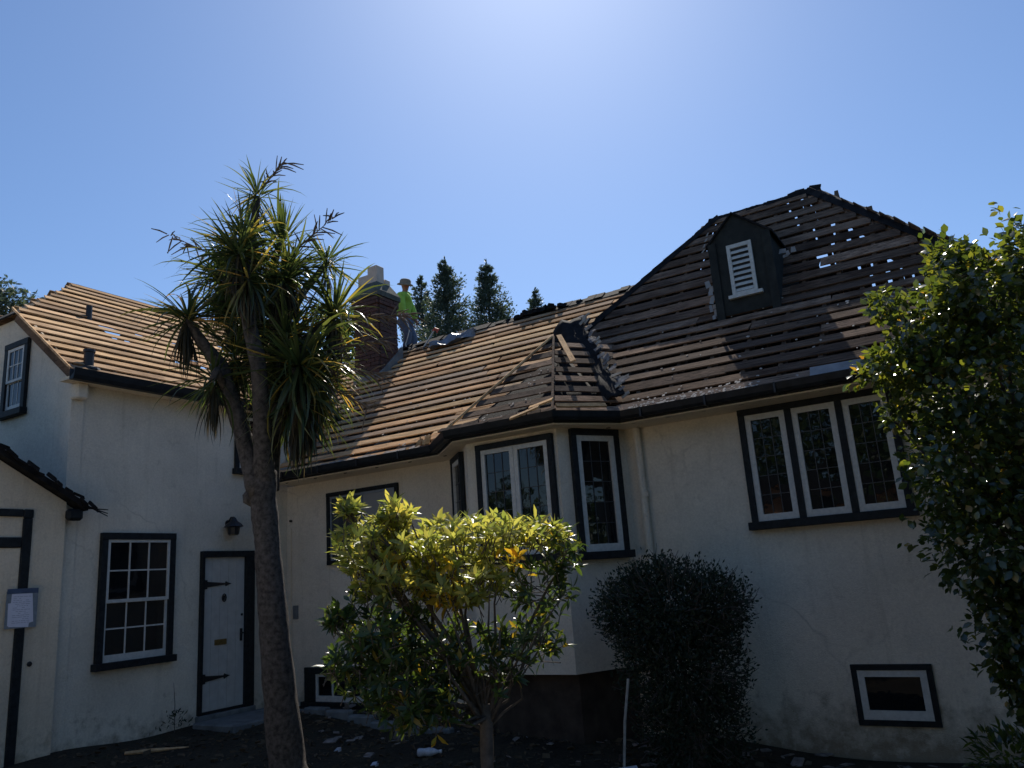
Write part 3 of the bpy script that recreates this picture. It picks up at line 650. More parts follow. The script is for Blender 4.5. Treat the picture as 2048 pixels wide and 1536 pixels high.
# ------------------------------------------------------------------ windows and doors
def frame_boxes(F, w, h, cw, d0, d1, sill=True, mat='trim', cwl=None):
    mb = MB(); cl = cwl or cw
    mb.fbox(F, -cl, 0, -.0, h, d0, d1); mb.fbox(F, w, w + cw, 0, h, d0, d1); mb.fbox(F, -cl, w + cw, h, h + cw, d0, d1 + .004)
    if sill: mb.fbox(F, -cl - .03, w + cw + .03, -.085, -.0, d0, d1 + .05)
    else: mb.fbox(F, -cl, w + cw, -cw, -.0, d0, d1 + .004)
    return mb.build('window', M[mat], house, bevel=.004)
def sash(win, F, u0, u1, v0, v1, st, rail_b, d0, d1, cols, rows, bar=.018, mat='white', lead=False, gl='glass', dpane=.012, tilt=.012, rnd=random):
    mb = MB()
    mb.fbox(F, u0, u0 + st, v0, v1, d0, d1); mb.fbox(F, u1 - st, u1, v0, v1, d0, d1)
    mb.fbox(F, u0 + st, u1 - st, v0, v0 + rail_b, d0, d1 - .002); mb.fbox(F, u0 + st, u1 - st, v1 - st, v1, d0, d1 - .002)
    a, c, e, g = u0 + st, u1 - st, v0 + rail_b, v1 - st
    bm = MB() if lead else mb
    bw = .008 if lead else bar; z0, z1 = (dpane - .004, dpane + .008) if lead else (d0, d1 - .006)
    for i in range(1, cols): u = a + (c - a) * i / cols; bm.fbox(F, u - bw / 2, u + bw / 2, e, g, z0, z1)
    for j in range(1, rows): v = e + (g - e) * j / rows; bm.fbox(F, a, c, v - bw / 2, v + bw / 2, z0, z1 - .0015)
    so_ = mb.build('sash', M[mat], win)
    if lead: bm.build('lead_came', M['lead'], win)
    for i in range(cols):
        for j in range(rows):
            a0, a1 = a + (c - a) * i / cols, a + (c - a) * (i + 1) / cols; e0, e1 = e + (g - e) * j / rows, e + (g - e) * (j + 1) / rows
            t1, t2 = random.uniform(-tilt, tilt), random.uniform(-tilt, tilt); hw, hh = (a1 - a0) / 2, (e1 - e0) / 2
            pts = []
            for dd in (-.004, 0):
                for (x, y, sx, sy) in ((a0, e0, -1, -1), (a1, e0, 1, -1), (a1, e1, 1, 1), (a0, e1, -1, 1)):
                    pts.append(F.p(x, y, dpane + dd + sx * hw * t1 + sy * hh * t2))
            MB().hexa(pts).build('pane', M[gl], win)
    return so_
# left wing six-over-six
F = Fr((XL, 5.85, .90), (0, 1, 0), (1, 0, 0)); w, h = .87, 1.47
win = frame_boxes(F, w, h, .085, .002, .06)
sash(win, F, 0.0, w, .70, h, .035, .04, .028, .052, 3, 2, dpane=.034)
sash(win, F, 0.0, w, .0, .73, .035, .085, .006, .026, 3, 2, dpane=.012)
# small upper window behind the tree
F = Fr((XL, 7.84, 3.42), (0, 1, 0), (1, 0, 0)); win = frame_boxes(F, .60, .80, .07, .002, .05)
sash(win, F, 0, .60, 0, .80, .045, .07, .006, .03, 2, 2, dpane=.014)
# gable end window
F = Fr((-11.16, 5.3, 4.17), (1, 0, 0), (0, -1, 0)); win = frame_boxes(F, .42, .88, .085, .002, .05)
sash(win, F, 0, .42, .40, .88, .04, .035, .024, .044, 3, 2, bar=.014, dpane=.03)
sash(win, F, 0, .42, 0, .43, .04, .08, .006, .022, 3, 1, bar=.014, dpane=.012)
# aluminium slider
F = Fr((-8.66, YF, 1.99), (1, 0, 0), (0, -1, 0)); win = frame_boxes(F, 1.28, .95, .06, .002, .045, sill=False)
sash(win, F, 0, .70, 0, .95, .03, .03, .006, .022, 1, 1, mat='alu', gl='glass_grey', dpane=.012, tilt=.003)
sash(win, F, .64, 1.28, 0, .95, .035, .035, .024, .040, 1, 1, mat='alu', gl='blind', dpane=.03, tilt=.003)
# big leaded triple casement
F = Fr((-2.29, YF, 1.96), (1, 0, 0), (0, -1, 0)); w, h = 1.46, 1.17
win = frame_boxes(F, w, h, .07, .002, .07)
for u in (.435, .955): MB().fbox(F, u, u + .07, 0, h, .003, .066).build('mullion', M['trim'], win)
for u0, u1 in ((.0, .434), (.506, .954), (1.026, w)):
    sash(win, F, u0, u1, .0, h, .062, .075, .006, .05, 3, 5, lead=True, dpane=.02)
# bay: centre pair, right face, left face
F = Fr((-5.28, 7.95, 1.80), (1, 0, 0), (0, -1, 0)); w, h = .93, 1.28
win = frame_boxes(F, w, h, .07, .002, .06)
for u0, u1 in ((0, .462), (.466, w)): sash(win, F, u0, u1, 0, h, .055, .075, .006, .045, 3, 5, lead=True, dpane=.018)
dr = (D_ - C_).normalized()
F = Fr((C_.x + dr.x * .235, C_.y + dr.y * .235, 1.78), (dr.x, dr.y, 0), (dr.y, -dr.x, 0)); w, h = .53, 1.34
win = frame_boxes(F, w, h, .075, .002, .06)
sash(win, F, 0, w, 0, h, .065, .085, .006, .045, 3, 5, lead=True, dpane=.018)
dl = (B_ - A_).normalized()
F = Fr((A_.x + dl.x * .42, A_.y + dl.y * .42, 1.80), (dl.x, dl.y, 0), (dl.y, -dl.x, 0)); w, h = .52, 1.28
win = frame_boxes(F, w, h, .07, .002, .06)
sash(win, F, 0, w, 0, h, .06, .075, .006, .045, 2, 5, lead=True, dpane=.018)
# basement windows
F = Fr((-1.55, YF, -.02), (1, 0, 0), (0, -1, 0)); win = frame_boxes(F, .62, .455, .055, .002, .035, sill=False)
sash(win, F, 0, .62, 0, .455, .062, .085, .006, .03, 1, 1, dpane=.012, tilt=.004)
F = Fr((-8.98, YF, .02), (1, 0, 0), (0, -1, 0)); win = frame_boxes(F, 1.95, .38, .09, .002, .05, cwl=.22)
sash(win, F, 0, .95, 0, .38, .04, .08, .006, .035, 3, 1, bar=.03, dpane=.012)
sash(win, F, 1.0, 1.95, 0, .38, .04, .08, .006, .035, 3, 1, bar=.03, dpane=.012)
MB().fbox(F, .951, .999, 0, .38, .003, .045).build('mullion', M['trim'], win)
# front door
F = Fr((XL, 7.27, .10), (0, 1, 0), (1, 0, 0)); w, h = .70, 2.03
dmb = MB(); dmb.fbox(F, -.045, 0, -.03, h, .002, .06); dmb.fbox(F, w, w + .15, -.03, h, .002, .075); dmb.fbox(F, -.045, w + .15, h, h + .085, .002, .068)
dmb.fbox(F, 0, w, -.03, .0, .002, .05)
door = dmb.build('door', M['trim'], house)
for i in range(5): MB().fbox(F, .002 + w / 5 * i, w / 5 * (i + 1) - .0015, .004, h - .002, .003, .022 + .0008 * (i % 2)).build('plank', M['door'], door)
for v in (.42, 1.66):
    hb = MB(); hb.prism([F.p(-.02, v - .045, .026), F.p(.04, v - .04, .026), F.p(.36, v - .012, .026), F.p(.37, v - .035, .026), F.p(.40, v - .02, .026), F.p(.47, v, .026), F.p(.40, v + .02, .026), F.p(.37, v + .035, .026), F.p(.36, v + .012, .026), F.p(.04, v + .04, .026), F.p(-.02, v + .045, .026)], F.N * .008)
    hb.prism([F.p(.02, v - .065, .026), F.p(.06, v - .06, .026), F.p(.06, v + .06, .026), F.p(.02, v + .065, .026)], F.N * .011)
    hb.build('strap_hinge', M['iron'], door)
kn = MB().tube([F.p(.345 + .032 * math.sin(a), 1.47 + .05 * math.cos(a), .034) for a in np.linspace(0, 6.28, 13)], .009, 6); kn.tube([F.p(.345, 1.44, .028), F.p(.345, 1.50, .034)], .014, 6); kn.build('knocker', M['iron'], door)
MB().fbox(F, .20, .40, .84, .915, .024, .036).build('mail_slot', M['brass'], door, bevel=.004)
hd = MB().fbox(F, .63, .668, .86, 1.03, .024, .034); hd.tube([F.p(.65, .97, .03), F.p(.65, .97, .075), F.p(.60, .965, .08)], .011, 6); hd.build('handle', M['iron'], door)
MB().lathe(F.p(.66, 1.22, .022), [(.018, 0), (.018, .012), (.01, .016)], 10, F.N).build('deadbolt', M['iron'], door)
MB().box((XL + .003, 7.2, -.1), (XL + .10, 8.14, .065)).build('threshold', M['concrete'], house, bevel=.01)
# wall lantern
lz = 2.44; lc = (XL + .13, 7.68)
lm = MB().lathe((lc[0], lc[1], lz), [(.075, 0), (.088, .10), (.135, .11), (.105, .15), (.055, .19), (.03, .235), (.012, .25)], 10)
lm.tube([(XL + .003, lc[1], lz + .17), (XL + .07, lc[1], lz + .25), (lc[0], lc[1], lz + .245)], .012, 6)
lm.lathe((XL + .003, lc[1], lz + .17), [(.05, 0), (.045, .012)], 10, (1, 0, 0))
lamp = lm.build('wall_lantern', M['iron'], house)
M['amber'] = simple('dusty_amber_glass', (.13, .12, .085), .25, .2, 20, .5)
MB().lathe((lc[0], lc[1], lz - .012), [(.062, 0), (.077, .112)], 8).build('lantern_glass', M['amber'], lamp)

# porch on the far left (timber framed gable facing the yard)
PX = -9.5
porch = MB().prism([(PX, 5.27, -.4), (PX, 5.27, 2.80), (PX, 3.4, 3.86), (PX, 1.6, 2.80), (PX, 1.6, -.4)], (-3.2, 0, 0)).build('porch', M['stucco2'], house)
t_ = math.atan2(1.06, 1.87)
for y0, y1, z0, z1 in ((3.4, 5.47, 3.88, 2.70), (3.4, 1.4, 3.88, 2.75)):
    MB().prism([(PX + .12, y0, z0), (PX + .12, y1, z1), (PX + .12, y1, z1 + .075), (PX + .12, y0, z0 + .075)], (-3.5, 0, 0)).build('porch_roof', M['felt'], porch)
MB().box((PX + .012, 5.24, 2.58), (PX + .11, 5.43, 2.72)).build('eave_end', M['trim'], porch, bevel=.03)
tm = M['trim']
for (y0, y1, z0, z1, d) in ((4.78, 4.885, -.2, 2.60, .03), (4.0, 4.78, 2.615, 2.70, .028), (4.78, 4.89, 2.60, 2.70, .032), (4.0, 4.78, 2.27, 2.385, .034)):
    MB().box((PX + .003, y0, z0), (PX + d, y1, z1)).build('timber', tm, porch, bevel=.01)
MB().box((PX + .002, 3.6, -.3), (PX + .012, 4.775, 2.265)).build('infill_panel', M['stucco2'], porch)
sh = MB()
for i in range(16):
    f = i / 15; y = 3.9 + f * 1.6; z = 3.60 + (y - 3.9) * -.57 + .04
    flake(sh, (PX + .16 + random.uniform(-.05, .05), y, z), random.uniform(.05, .1), random.uniform(.02, .05), .02, (0, 1, -.57), (0, .2, 1))
sh.build('shingle_scraps', M['felt'], porch)
sp_ = MB()
for a in (-.1, .05, .16): sp_.prism([(PX + .1, 5.40, 2.74 + a * .2), (PX + .14, 5.40, 2.74 + a * .2), (PX + .12, 5.72, 2.68 - a * .3)], (0, 0, .012))
sp_.build('splinters', M['felt'], porch)
MB().lathe((PX + .001, 4.97, 1.0), [(.028, 0), (.03, .008), (.012, .012)], 8, (1, 0, 0)).build('rusty_stub', M['iron'], porch)

# notice with papers
nt_ = empty('notice_board', (PX + .03, 4.83, 1.6), 'white papers on a blue backed notice fixed to the porch post', 'notice')
F = Fr((PX + .034, 4.655, 1.395), (0, 1, 0), (1, 0, 0))
MB().fbox(F, 0, .335, 0, .40, .002, .012).build('backing', M['alu'], nt_)
MB().fbox(F, 0.002, .333, .37, .425, .012, .018).build('header_strip', M['blueboard'], nt_)
MB().prism([F.p(.04, .02, .0135), F.p(.25, .005, .0135), F.p(.255, .05, .0135), F.p(.30, .06, .0135), F.p(.272, .37, .0135), F.p(.052, .375, .0135)], F.N * .002).build('paper', M['paper'], nt_)
MB().prism([F.p(.028, .03, .0125), F.p(.20, .02, .0125), F.p(.22, .29, .0125), F.p(.02, .27, .0125)], F.N * .0008).build('paper', M['paper'], nt_)
pr = MB()
for i in range(15):
    v = .335 - i * .02; x = .07
    while x < .24:
        L = random.uniform(.012, .05)
        if random.random() < .75: pr.fbox(F, x, min(.255, x + L), v, v + .006, .0157, .0162)
        x += L + .008
pr.build('printed_lines', M['print'], nt_)['kind'] = 'stuff'

# ------------------------------------------------------------------ foliage engine
def leaf_shape(kind):
    if kind == 'oval':   # camellia: broad, pointed, slightly cupped
        P = [(0, 0, 0), (-.27, .28, .05), (0, .30, 0), (.27, .28, .05), (-.30, .60, .06), (0, .62, .01), (.30, .60, .06), (0, 1, -.05)]
        Fc = [(0, 2, 1), (0, 3, 2), (1, 2, 5, 4), (2, 3, 6, 5), (4, 5, 7), (5, 6, 7)]
    elif kind == 'lance':
        P = [(0, 0, 0), (-.12, .30, .04), (0, .30, 0), (.12, .30, .04), (-.135, .62, .03), (0, .64, -.01), (.135, .62, .03), (0, 1, -.08)]
        Fc = [(0, 2, 1), (0, 3, 2), (1, 2, 5, 4), (2, 3, 6, 5), (4, 5, 7), (5, 6, 7)]
    elif kind == 'tiny':
        P = [(0, 0, 0), (-.25, .5, .05), (.25, .5, .05), (0, 1, 0)]; Fc = [(0, 2, 3, 1)]
    elif kind == 'spray':
        P = [(0, 0, 0), (-.22, .45, .03), (0, .5, 0), (.22, .45, .03), (-.1, .95, -.03), (.08, 1, -.05)]; Fc = [(0, 2, 1), (0, 3, 2), (1, 2, 4), (2, 3, 5)]
    return np.array(P, float), Fc
def sword(bend, w=.055, n=6, tipdrop=0):
    P = []; Fc = []; y = 0; z = 0; a = 0
    for i in range(n + 1):
        t = i / n; ww = w * (.55 + .45 * min(1, t * 4)) * (1 - t ** 2.6) + .001
        P += [(-ww / 2, y, z + .25 * ww), (0, y, z), (ww / 2, y, z + .25 * ww)]
        a = -bend * (t ** 1.3); y += math.cos(a) / n; z += math.sin(a) / n
    for i in range(n):
        k = 3 * i; Fc += [(k, k + 1, k + 4, k + 3), (k + 1, k + 2, k + 5, k + 4)]
    return np.array(P, float), Fc
def basis(d, up):
    d = d / np.linalg.norm(d, axis=1, keepdims=True)
    x = np.cross(d, up); ln = np.linalg.norm(x, axis=1, keepdims=True); bad = (ln[:, 0] < 1e-3)
    x[bad] = [1, 0, 0]; ln[bad] = 1; x = x / ln; z = np.cross(x, d)
    return np.stack([x, d, z], axis=2)     # columns x, y(=dir), z
def mesh_leaves(name, V, Fc, P, Rm, S, tint, mat):
    n = len(P); k = len(V)
    W = np.einsum('nij,kj->nki', Rm, V) * S[:, None, None] + P[:, None, :]
    me = bpy.data.meshes.new(name); me.vertices.add(n * k); me.vertices.foreach_set('co', W.reshape(-1).astype(np.float32))
    sizes = np.array([len(f) for f in Fc]); flat = np.concatenate([np.array(f) for f in Fc])
    loops = (np.arange(n)[:, None] * k + flat[None, :]).reshape(-1); tot = np.tile(sizes, n); start = np.concatenate([[0], np.cumsum(tot)[:-1]])
    me.loops.add(len(loops)); me.loops.foreach_set('vertex_index', loops.astype(np.int32))
    me.polygons.add(len(tot)); me.polygons.foreach_set('loop_start', start.astype(np.int32)); me.polygons.foreach_set('loop_total', tot.astype(np.int32))
    me.update(calc_edges=True)
    at = me.attributes.new('tint', 'FLOAT', 'POINT'); at.data.foreach_set('value', np.repeat(tint, k).astype(np.float32))
    me.polygons.foreach_set('use_smooth', [True] * len(me.polygons)); me.materials.append(mat); return me
def foliage(root, V, Fc, P, Rm, S, tint, mat, n_ind, name='foliage', leafname='leaf'):
    P = np.asarray(P, float); S = np.asarray(S, float); tint = np.asarray(tint, float)
    size = S / np.linalg.norm(P - np.array(CAM_LOC), axis=1); order = np.argsort(-size)
    ind, rest = order[:n_ind], order[n_ind:]
    if len(rest):
        o = link(name, mesh_leaves(name, V, Fc, P[rest], Rm[rest], S[rest], tint[rest], mat), None, root); o['kind'] = 'stuff'
    if len(ind):
        vm = [mesh_leaves(leafname, V, Fc, np.zeros((1, 3)), np.eye(3)[None], np.ones(1), np.array([0.0]), mat) for _ in range(1)]
        inv = wmat(root).inverted()
        for i in ind:
            o = bpy.data.objects.new(leafname, vm[0]); COL.objects.link(o)
            m = Matrix((Rm[i] * S[i]).tolist()).to_4x4(); m.translation = Vector(P[i].tolist()); o.matrix_world = m
            o.parent = root; o.matrix_parent_inverse = inv
VIEW = np.array([-.51, .85, 0]); VR = np.array([.85, .51, 0])
def ell_samples(ells, n, shell=.5, axis_dir=None):
    """ells: (cx,cy,cz, half width, half depth, half height, weight); width across the line of sight"""
    wts = np.array([e[6] for e in ells], float); wts /= wts.sum(); which = RNG.choice(len(ells), n, p=wts); E_ = np.array(ells, float)[which]
    u = RNG.normal(size=(n, 3)); u /= np.linalg.norm(u, axis=1, keepdims=True); r = shell + (1 - shell) * RNG.random(n) ** .6
    q = u * r[:, None]
    vr, vw = axis_dir if axis_dir else (VR, VIEW)
    P = E_[:, :3] + q[:, 0:1] * E_[:, 3:4] * vr + q[:, 1:2] * E_[:, 4:5] * vw + np.stack([0 * r, 0 * r, q[:, 2] * E_[:, 5]], 1)
    out = u[:, 0:1] * vr + u[:, 1:2] * vw + np.stack([0 * r, 0 * r, u[:, 2]], 1)
    return P, out

# ------------------------------------------------------------------ cabbage palm
P_trunk = [(-5.50, 5.26, -.45, .275), (-5.56, 5.18, -0.14, 0.25), (-5.60, 5.14, 0.12, 0.225), (-5.65, 5.08, 0.87, 0.20), (-5.69, 5.04, 1.51, 0.175), (-5.72, 5.01, 2.04, 0.165), (-5.74, 4.98, 2.40, 0.17), (-5.74, 4.98, 2.66, 0.17), (-5.74, 4.98, 2.78, .10)]
LIMBS = [[(-5.77, 4.95, 2.45, 0.12), (-5.85, 4.85, 2.96, 0.10), (-5.93, 4.75, 3.39, 0.095), (-5.99, 4.68, 3.68, 0.09), (-6.09, 4.55, 3.89, 0.07), (-6.17, 4.44, 4.11, 0.05)],
 [(-5.73, 4.99, 2.50, 0.125), (-5.60, 4.84, 3.08, 0.10), (-5.53, 4.73, 3.61, 0.09), (-5.58, 4.63, 4.10, 0.08), (-5.66, 4.68, 4.46, 0.065), (-5.74, 4.80, 4.90, 0.055), (-5.80, 4.91, 5.24, 0.05), (-5.79, 4.92, 5.44, 0.04)],
 [(-5.76, 5.08, 2.50, 0.10), (-5.76, 5.11, 3.12, 0.10), (-5.71, 5.16, 3.57, 0.08), (-5.59, 5.29, 3.92, 0.06), (-5.46, 5.43, 4.11, 0.05), (-5.36, 5.53, 4.23, 0.045)],
 [(-5.79, 5.13, 3.0, 0.09), (-5.82, 5.19, 3.90, 0.09), (-5.72, 5.16, 4.28, 0.07), (-5.54, 5.06, 4.47, 0.05)],
 [(-5.84, 5.22, 4.05, 0.07), (-5.77, 5.54, 4.62, 0.05), (-5.62, 5.69, 4.91, 0.04)],
 [(-5.72, 5.06, 2.92, 0.07), (-5.45, 5.01, 3.35, 0.06), (-5.33, 4.99, 3.58, 0.05)],
 [(-5.86, 4.84, 4.36, 0.06), (-6.27, 4.97, 4.64, 0.05), (-6.32, 4.91, 4.80, 0.04)],
 [(-5.84, 5.19, 4.1, 0.06), (-5.92, 5.23, 4.79, 0.05), (-5.79, 5.22, 5.05, 0.045)],
 [(-5.96, 4.71, 3.45, 0.05), (-5.85, 4.53, 3.58, 0.04), (-5.87, 4.50, 3.48, 0.04)]]
palm = empty('cabbage_palm', (-5.56, 5.18, G(-5.56, 5.18)), 'tall branching cabbage palm with sword leaves in front of the inner corner of the house', 'tree')
def dense(pts, k=5):
    out = []
    for a, c in zip(pts[:-1], pts[1:]):
        for i in range(k): out.append(tuple(a[j] + (c[j] - a[j]) * i / k for j in range(4)))
    out.append(pts[-1]); return out
tb = MB(); dp_ = dense(P_trunk, 7); tb.tube([p[:3] for p in dp_], [p[3] * .70 * (1 + random.uniform(-.03, .03)) for p in dp_], 18, jit=.035)
tb.lathe((-5.822, 4.93, 2.44), [(.02, -.09), (.085, -.05), (.09, .02), (.05, .08), (.01, .09)], 8)
tb.build('trunk', M['palm_bark'], palm, smooth=True)
for Lb in LIMBS:
    dd = dense(Lb, 5); MB().tube([p[:3] for p in dd], [p[3] * .80 * (1 + random.uniform(-.06, .06)) for p in dd], 10, jit=.05).build('branch', M['palm_bark'], palm, smooth=True)
HEADS = [(-5.60, 4.55, 4.66, .44, 110, 0), (-5.72, 4.70, 4.90, .40, 80, 0), (-5.52, 4.6, 4.40, .44, 80, 3), (-5.79, 4.92, 5.45, .34, 56, 0), (-5.80, 4.90, 5.08, .32, 40, 3), (-6.17, 4.44, 4.13, .48, 84, 0), (-6.46, 5.05, 4.80, .48, 130, 0), (-5.90, 5.35, 5.10, .46, 56, 1), (-5.58, 5.10, 4.55, .48, 110, 0), (-5.65, 5.75, 4.96, .38, 70, 2), (-5.36, 5.53, 4.24, .48, 90, 0), (-5.34, 5.05, 3.62, .60, 190, 3),
 (-6.0, 4.62, 3.52, .44, 70, 3), (-6.10, 5.18, 4.42, .50, 140, 0), (-6.25, 5.37, 4.49, .46, 110, 0), (-5.60, 5.58, 3.80, .52, 120, 3), (-6.2, 5.2, 4.2, .48, 110, 0), (-5.75, 5.42, 4.12, .48, 120, 3), (-6.1, 5.15, 4.85, .44, 110, 0), (-5.75, 5.32, 4.78, .42, 90, 0), (-5.50, 5.32, 3.48, .56, 120, 3), (-5.42, 5.10, 3.28, .56, 110, 3), (-6.05, 4.9, 3.8, .44, 80, 3), (-6.35, 5.12, 4.48, .46, 80, 0), (-5.52, 5.05, 3.95, .48, 90, 3)]
bends = [.08, .26, .6, 1.3]
for bi, bd in enumerate(bends):
    V, Fc = sword(bd, .052); P, D, S, T, U_ = [], [], [], [], []
    for hx, hy, hz, Lm, nn, mode in HEADS:
        for i in range(nn):
            if random.randrange(4) != bi: continue
            el = math.asin(random.uniform(-.55, 1)) if mode == 0 else (math.asin(random.uniform(.55, 1)) if mode == 1 else (random.uniform(-.5, .9) if mode == 2 else random.uniform(-1.1, .9)))
            az = random.uniform(0, 6.283); d = np.array([math.cos(el) * math.cos(az), math.cos(el) * math.sin(az), math.sin(el)])
            P.append(np.array([hx, hy, hz]) + d * .03 + np.array([0, 0, random.uniform(-.06, .04)])); D.append(d)
            S.append(Lm * random.uniform(.75, 1.25) * (1.25 if bd > 1.2 else 1)); U_.append([random.gauss(0, .25), random.gauss(0, .25), 1.0])
            T.append(random.random() ** 1.4)
    P, D, U_ = np.array(P), np.array(D), np.array(U_)
    foliage(palm, V, Fc, P, basis(D, U_), np.array(S), np.array(T), M['leaf_palm'], 75)
V, Fc = sword(.5, .05); P, D, S, T = [], [], [], []      # dead skirts hanging down
for hx, hy, hz, Lm, nn, mode in HEADS:
    for i in range(int(nn * (.9 if mode in (0, 3) else .4))):
        az = random.uniform(0, 6.283); tl = random.uniform(.08, .55); d = np.array([math.sin(tl) * math.cos(az), math.sin(tl) * math.sin(az), -math.cos(tl)])
        P.append([hx + d[0] * .05, hy + d[1] * .05, hz - random.uniform(0, .22)]); D.append(d); S.append(Lm * random.uniform(.6, 1.0)); T.append(random.random())
D = np.array(D); foliage(palm, V, Fc, P, basis(D, np.stack([D[:, 0], D[:, 1], 0 * D[:, 0] + .2], 1)), S, T, M['leaf_palm_dead'], 0, name='dead_leaves')
for (cx, cy, cz, dx, dz, L) in ((-5.15, 5.62, 4.18, 1, .0, .42), (-6.35, 4.85, 4.95, -1, .55, .42), (-5.50, 5.15, 4.85, .6, .5, .40), (-5.74, 4.95, 5.55, .7, .8, .25), (-5.28, 5.22, 3.66, 1, -.25, .46), (-5.22, 5.15, 3.45, 1, -.55, .46), (-5.2, 5.3, 3.8, 1, .1, .40)):
    pm = MB(); a0 = Vector((cx, cy, cz)); main = Vector((dx * .85, dx * .5, dz)).normalized()
    pm.tube([a0 - main * .15, a0, a0 + main * L], [.008, .008, .004], 5)
    for i in range(24):
        s0 = a0 + main * L * (.1 + .85 * i / 16); dv = (main * .7 + Vector((random.gauss(0, .5), random.gauss(0, .5), random.gauss(0, .5)))).normalized()
        ln = random.uniform(.10, .22); pm.tube([s0, s0 + dv * ln * .5 + Vector((0, 0, -.01)), s0 + dv * ln + Vector((0, 0, -.04))], [.006, .008, .004], 4)
    pm.build('flower_stem', M['flower'], palm)

# ------------------------------------------------------------------ clipped laurel bush
LAUREL = [(-3.46, 4.90, 1.86, 0.84, 0.62, 0.16, 10), (-4.05, 4.29, 2.13, 0.08, 0.10, 0.08, .8), (-3.80, 4.52, 2.07, 0.14, 0.25, 0.09, 1.2), (-3.99, 4.48, 1.86, 0.26, 0.50, 0.22, 3),
 (-3.78, 4.53, 1.63, 0.40, 0.50, 0.20, 4), (-3.36, 4.73, 1.58, 0.39, 0.40, 0.19, 3)]
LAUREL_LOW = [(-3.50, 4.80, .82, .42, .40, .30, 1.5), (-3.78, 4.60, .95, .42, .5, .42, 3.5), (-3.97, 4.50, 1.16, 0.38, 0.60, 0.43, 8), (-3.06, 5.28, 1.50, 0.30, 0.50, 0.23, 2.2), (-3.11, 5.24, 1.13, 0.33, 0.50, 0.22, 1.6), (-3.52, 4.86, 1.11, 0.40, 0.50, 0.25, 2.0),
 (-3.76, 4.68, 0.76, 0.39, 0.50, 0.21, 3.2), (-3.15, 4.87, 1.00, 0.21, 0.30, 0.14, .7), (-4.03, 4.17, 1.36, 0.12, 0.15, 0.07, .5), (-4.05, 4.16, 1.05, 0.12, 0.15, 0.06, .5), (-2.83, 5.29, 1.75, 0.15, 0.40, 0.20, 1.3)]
lau = empty('laurel_bush', (-3.41, 4.94, G(-3.41, 4.94)), 'flat topped bush with sunlit yellow green leaves in front of the bay window', 'bush')
tk = [(-3.41, 4.94, -.4, .052), (-3.41, 4.94, -0.24, 0.05), (-3.40, 4.94, 0.28, 0.045), (-3.39, 4.95, 0.59, 0.05), (-3.40, 4.95, .70, .05)]
MB().tube([p[:3] for p in dense(tk, 4)], [p[3] for p in dense(tk, 4)], 10, jit=.06).build('trunk', M['twig'], lau, smooth=True)
tips = []
for i in range(34):
    e = random.choice(LAUREL + LAUREL_LOW); c = Vector(e[:3]); c += Vector((VR * random.uniform(-.8, .8) * e[3]).tolist()) + Vector((VIEW * random.uniform(-.8, .8) * e[4]).tolist()) + Vector((0, 0, random.uniform(-.6, .5) * e[5]))
    s = Vector((-3.40, 4.95, .66 - random.uniform(0, .15))); mid = s.lerp(c, .45) + Vector((random.gauss(0, .06), random.gauss(0, .06), random.uniform(-.08, .06)))
    r = random.uniform(.009, .02); MB().tube([s, s.lerp(mid, .5) + Vector((random.gauss(0, .02), 0, .02)), mid, mid.lerp(c, .5) + Vector((random.gauss(0, .04), random.gauss(0, .04), .02)), c], [r * 1.2, r, r * .8, r * .55, r * .3], 6).build('limb', M['twig'], lau, smooth=True)
tw = MB()
def whorls(ells, n, mat, sz, nl, n_ind, upb, yellow=0.0, name='foliage'):
    P0, out = ell_samples(ells, n, .25); P, D, U_, S, T = [], [], [], [], []
    for p, o in zip(P0, out):
        ax = o * .6 + np.array([0, 0, upb]) + RNG.normal(size=3) * .25; ax /= np.linalg.norm(ax); a = np.cross(ax, [.3, .5, .8]); a /= np.linalg.norm(a); c = np.cross(ax, a)
        k = random.randint(nl - 2, nl + 2); ph = random.uniform(0, 6.28)
        tw.tube([Vector((p - ax * .14 + RNG.normal(size=3) * .02).tolist()), Vector(p.tolist())], [.004, .003], 4, cap=False)
        for j in range(k):
            an = ph + j * 2.4; sp = random.uniform(.55, 1.35); d = ax * math.cos(sp) + (a * math.cos(an) + c * math.sin(an)) * math.sin(sp)
            P.append(p - ax * random.uniform(0, .05)); D.append(d); U_.append(ax + RNG.normal(size=3) * .25); S.append(sz * random.uniform(.65, 1.2)); T.append(random.random())
    V, Fc = leaf_shape('lance'); foliage(lau, V, Fc, np.array(P), basis(np.array(D), np.array(U_)), np.array(S), np.array(T), mat, n_ind, name)
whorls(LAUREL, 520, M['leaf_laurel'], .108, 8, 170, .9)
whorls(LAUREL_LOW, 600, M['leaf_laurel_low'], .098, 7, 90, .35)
whorls([(-3.62, 4.55, 1.60, .42, .22, .14, 3), (-3.42, 4.62, 1.45, .16, .15, .10, 2), (-3.80, 4.45, 1.72, .15, .2, .10, 1.5), (-3.2, 4.75, 1.68, .35, .25, .06, 1.5)], 34, M['leaf_yellow'], .11, 7, 40, .2)
for c in ((-3.36, 4.50, .86), (-3.50, 4.5, .55)): whorls([(*c, .02, .02, .02, 1)], 1, M['leaf_yellow'], .10, 3, 0, -.6)
tw.build('twigs', M['twig'], lau)['kind'] = 'stuff'

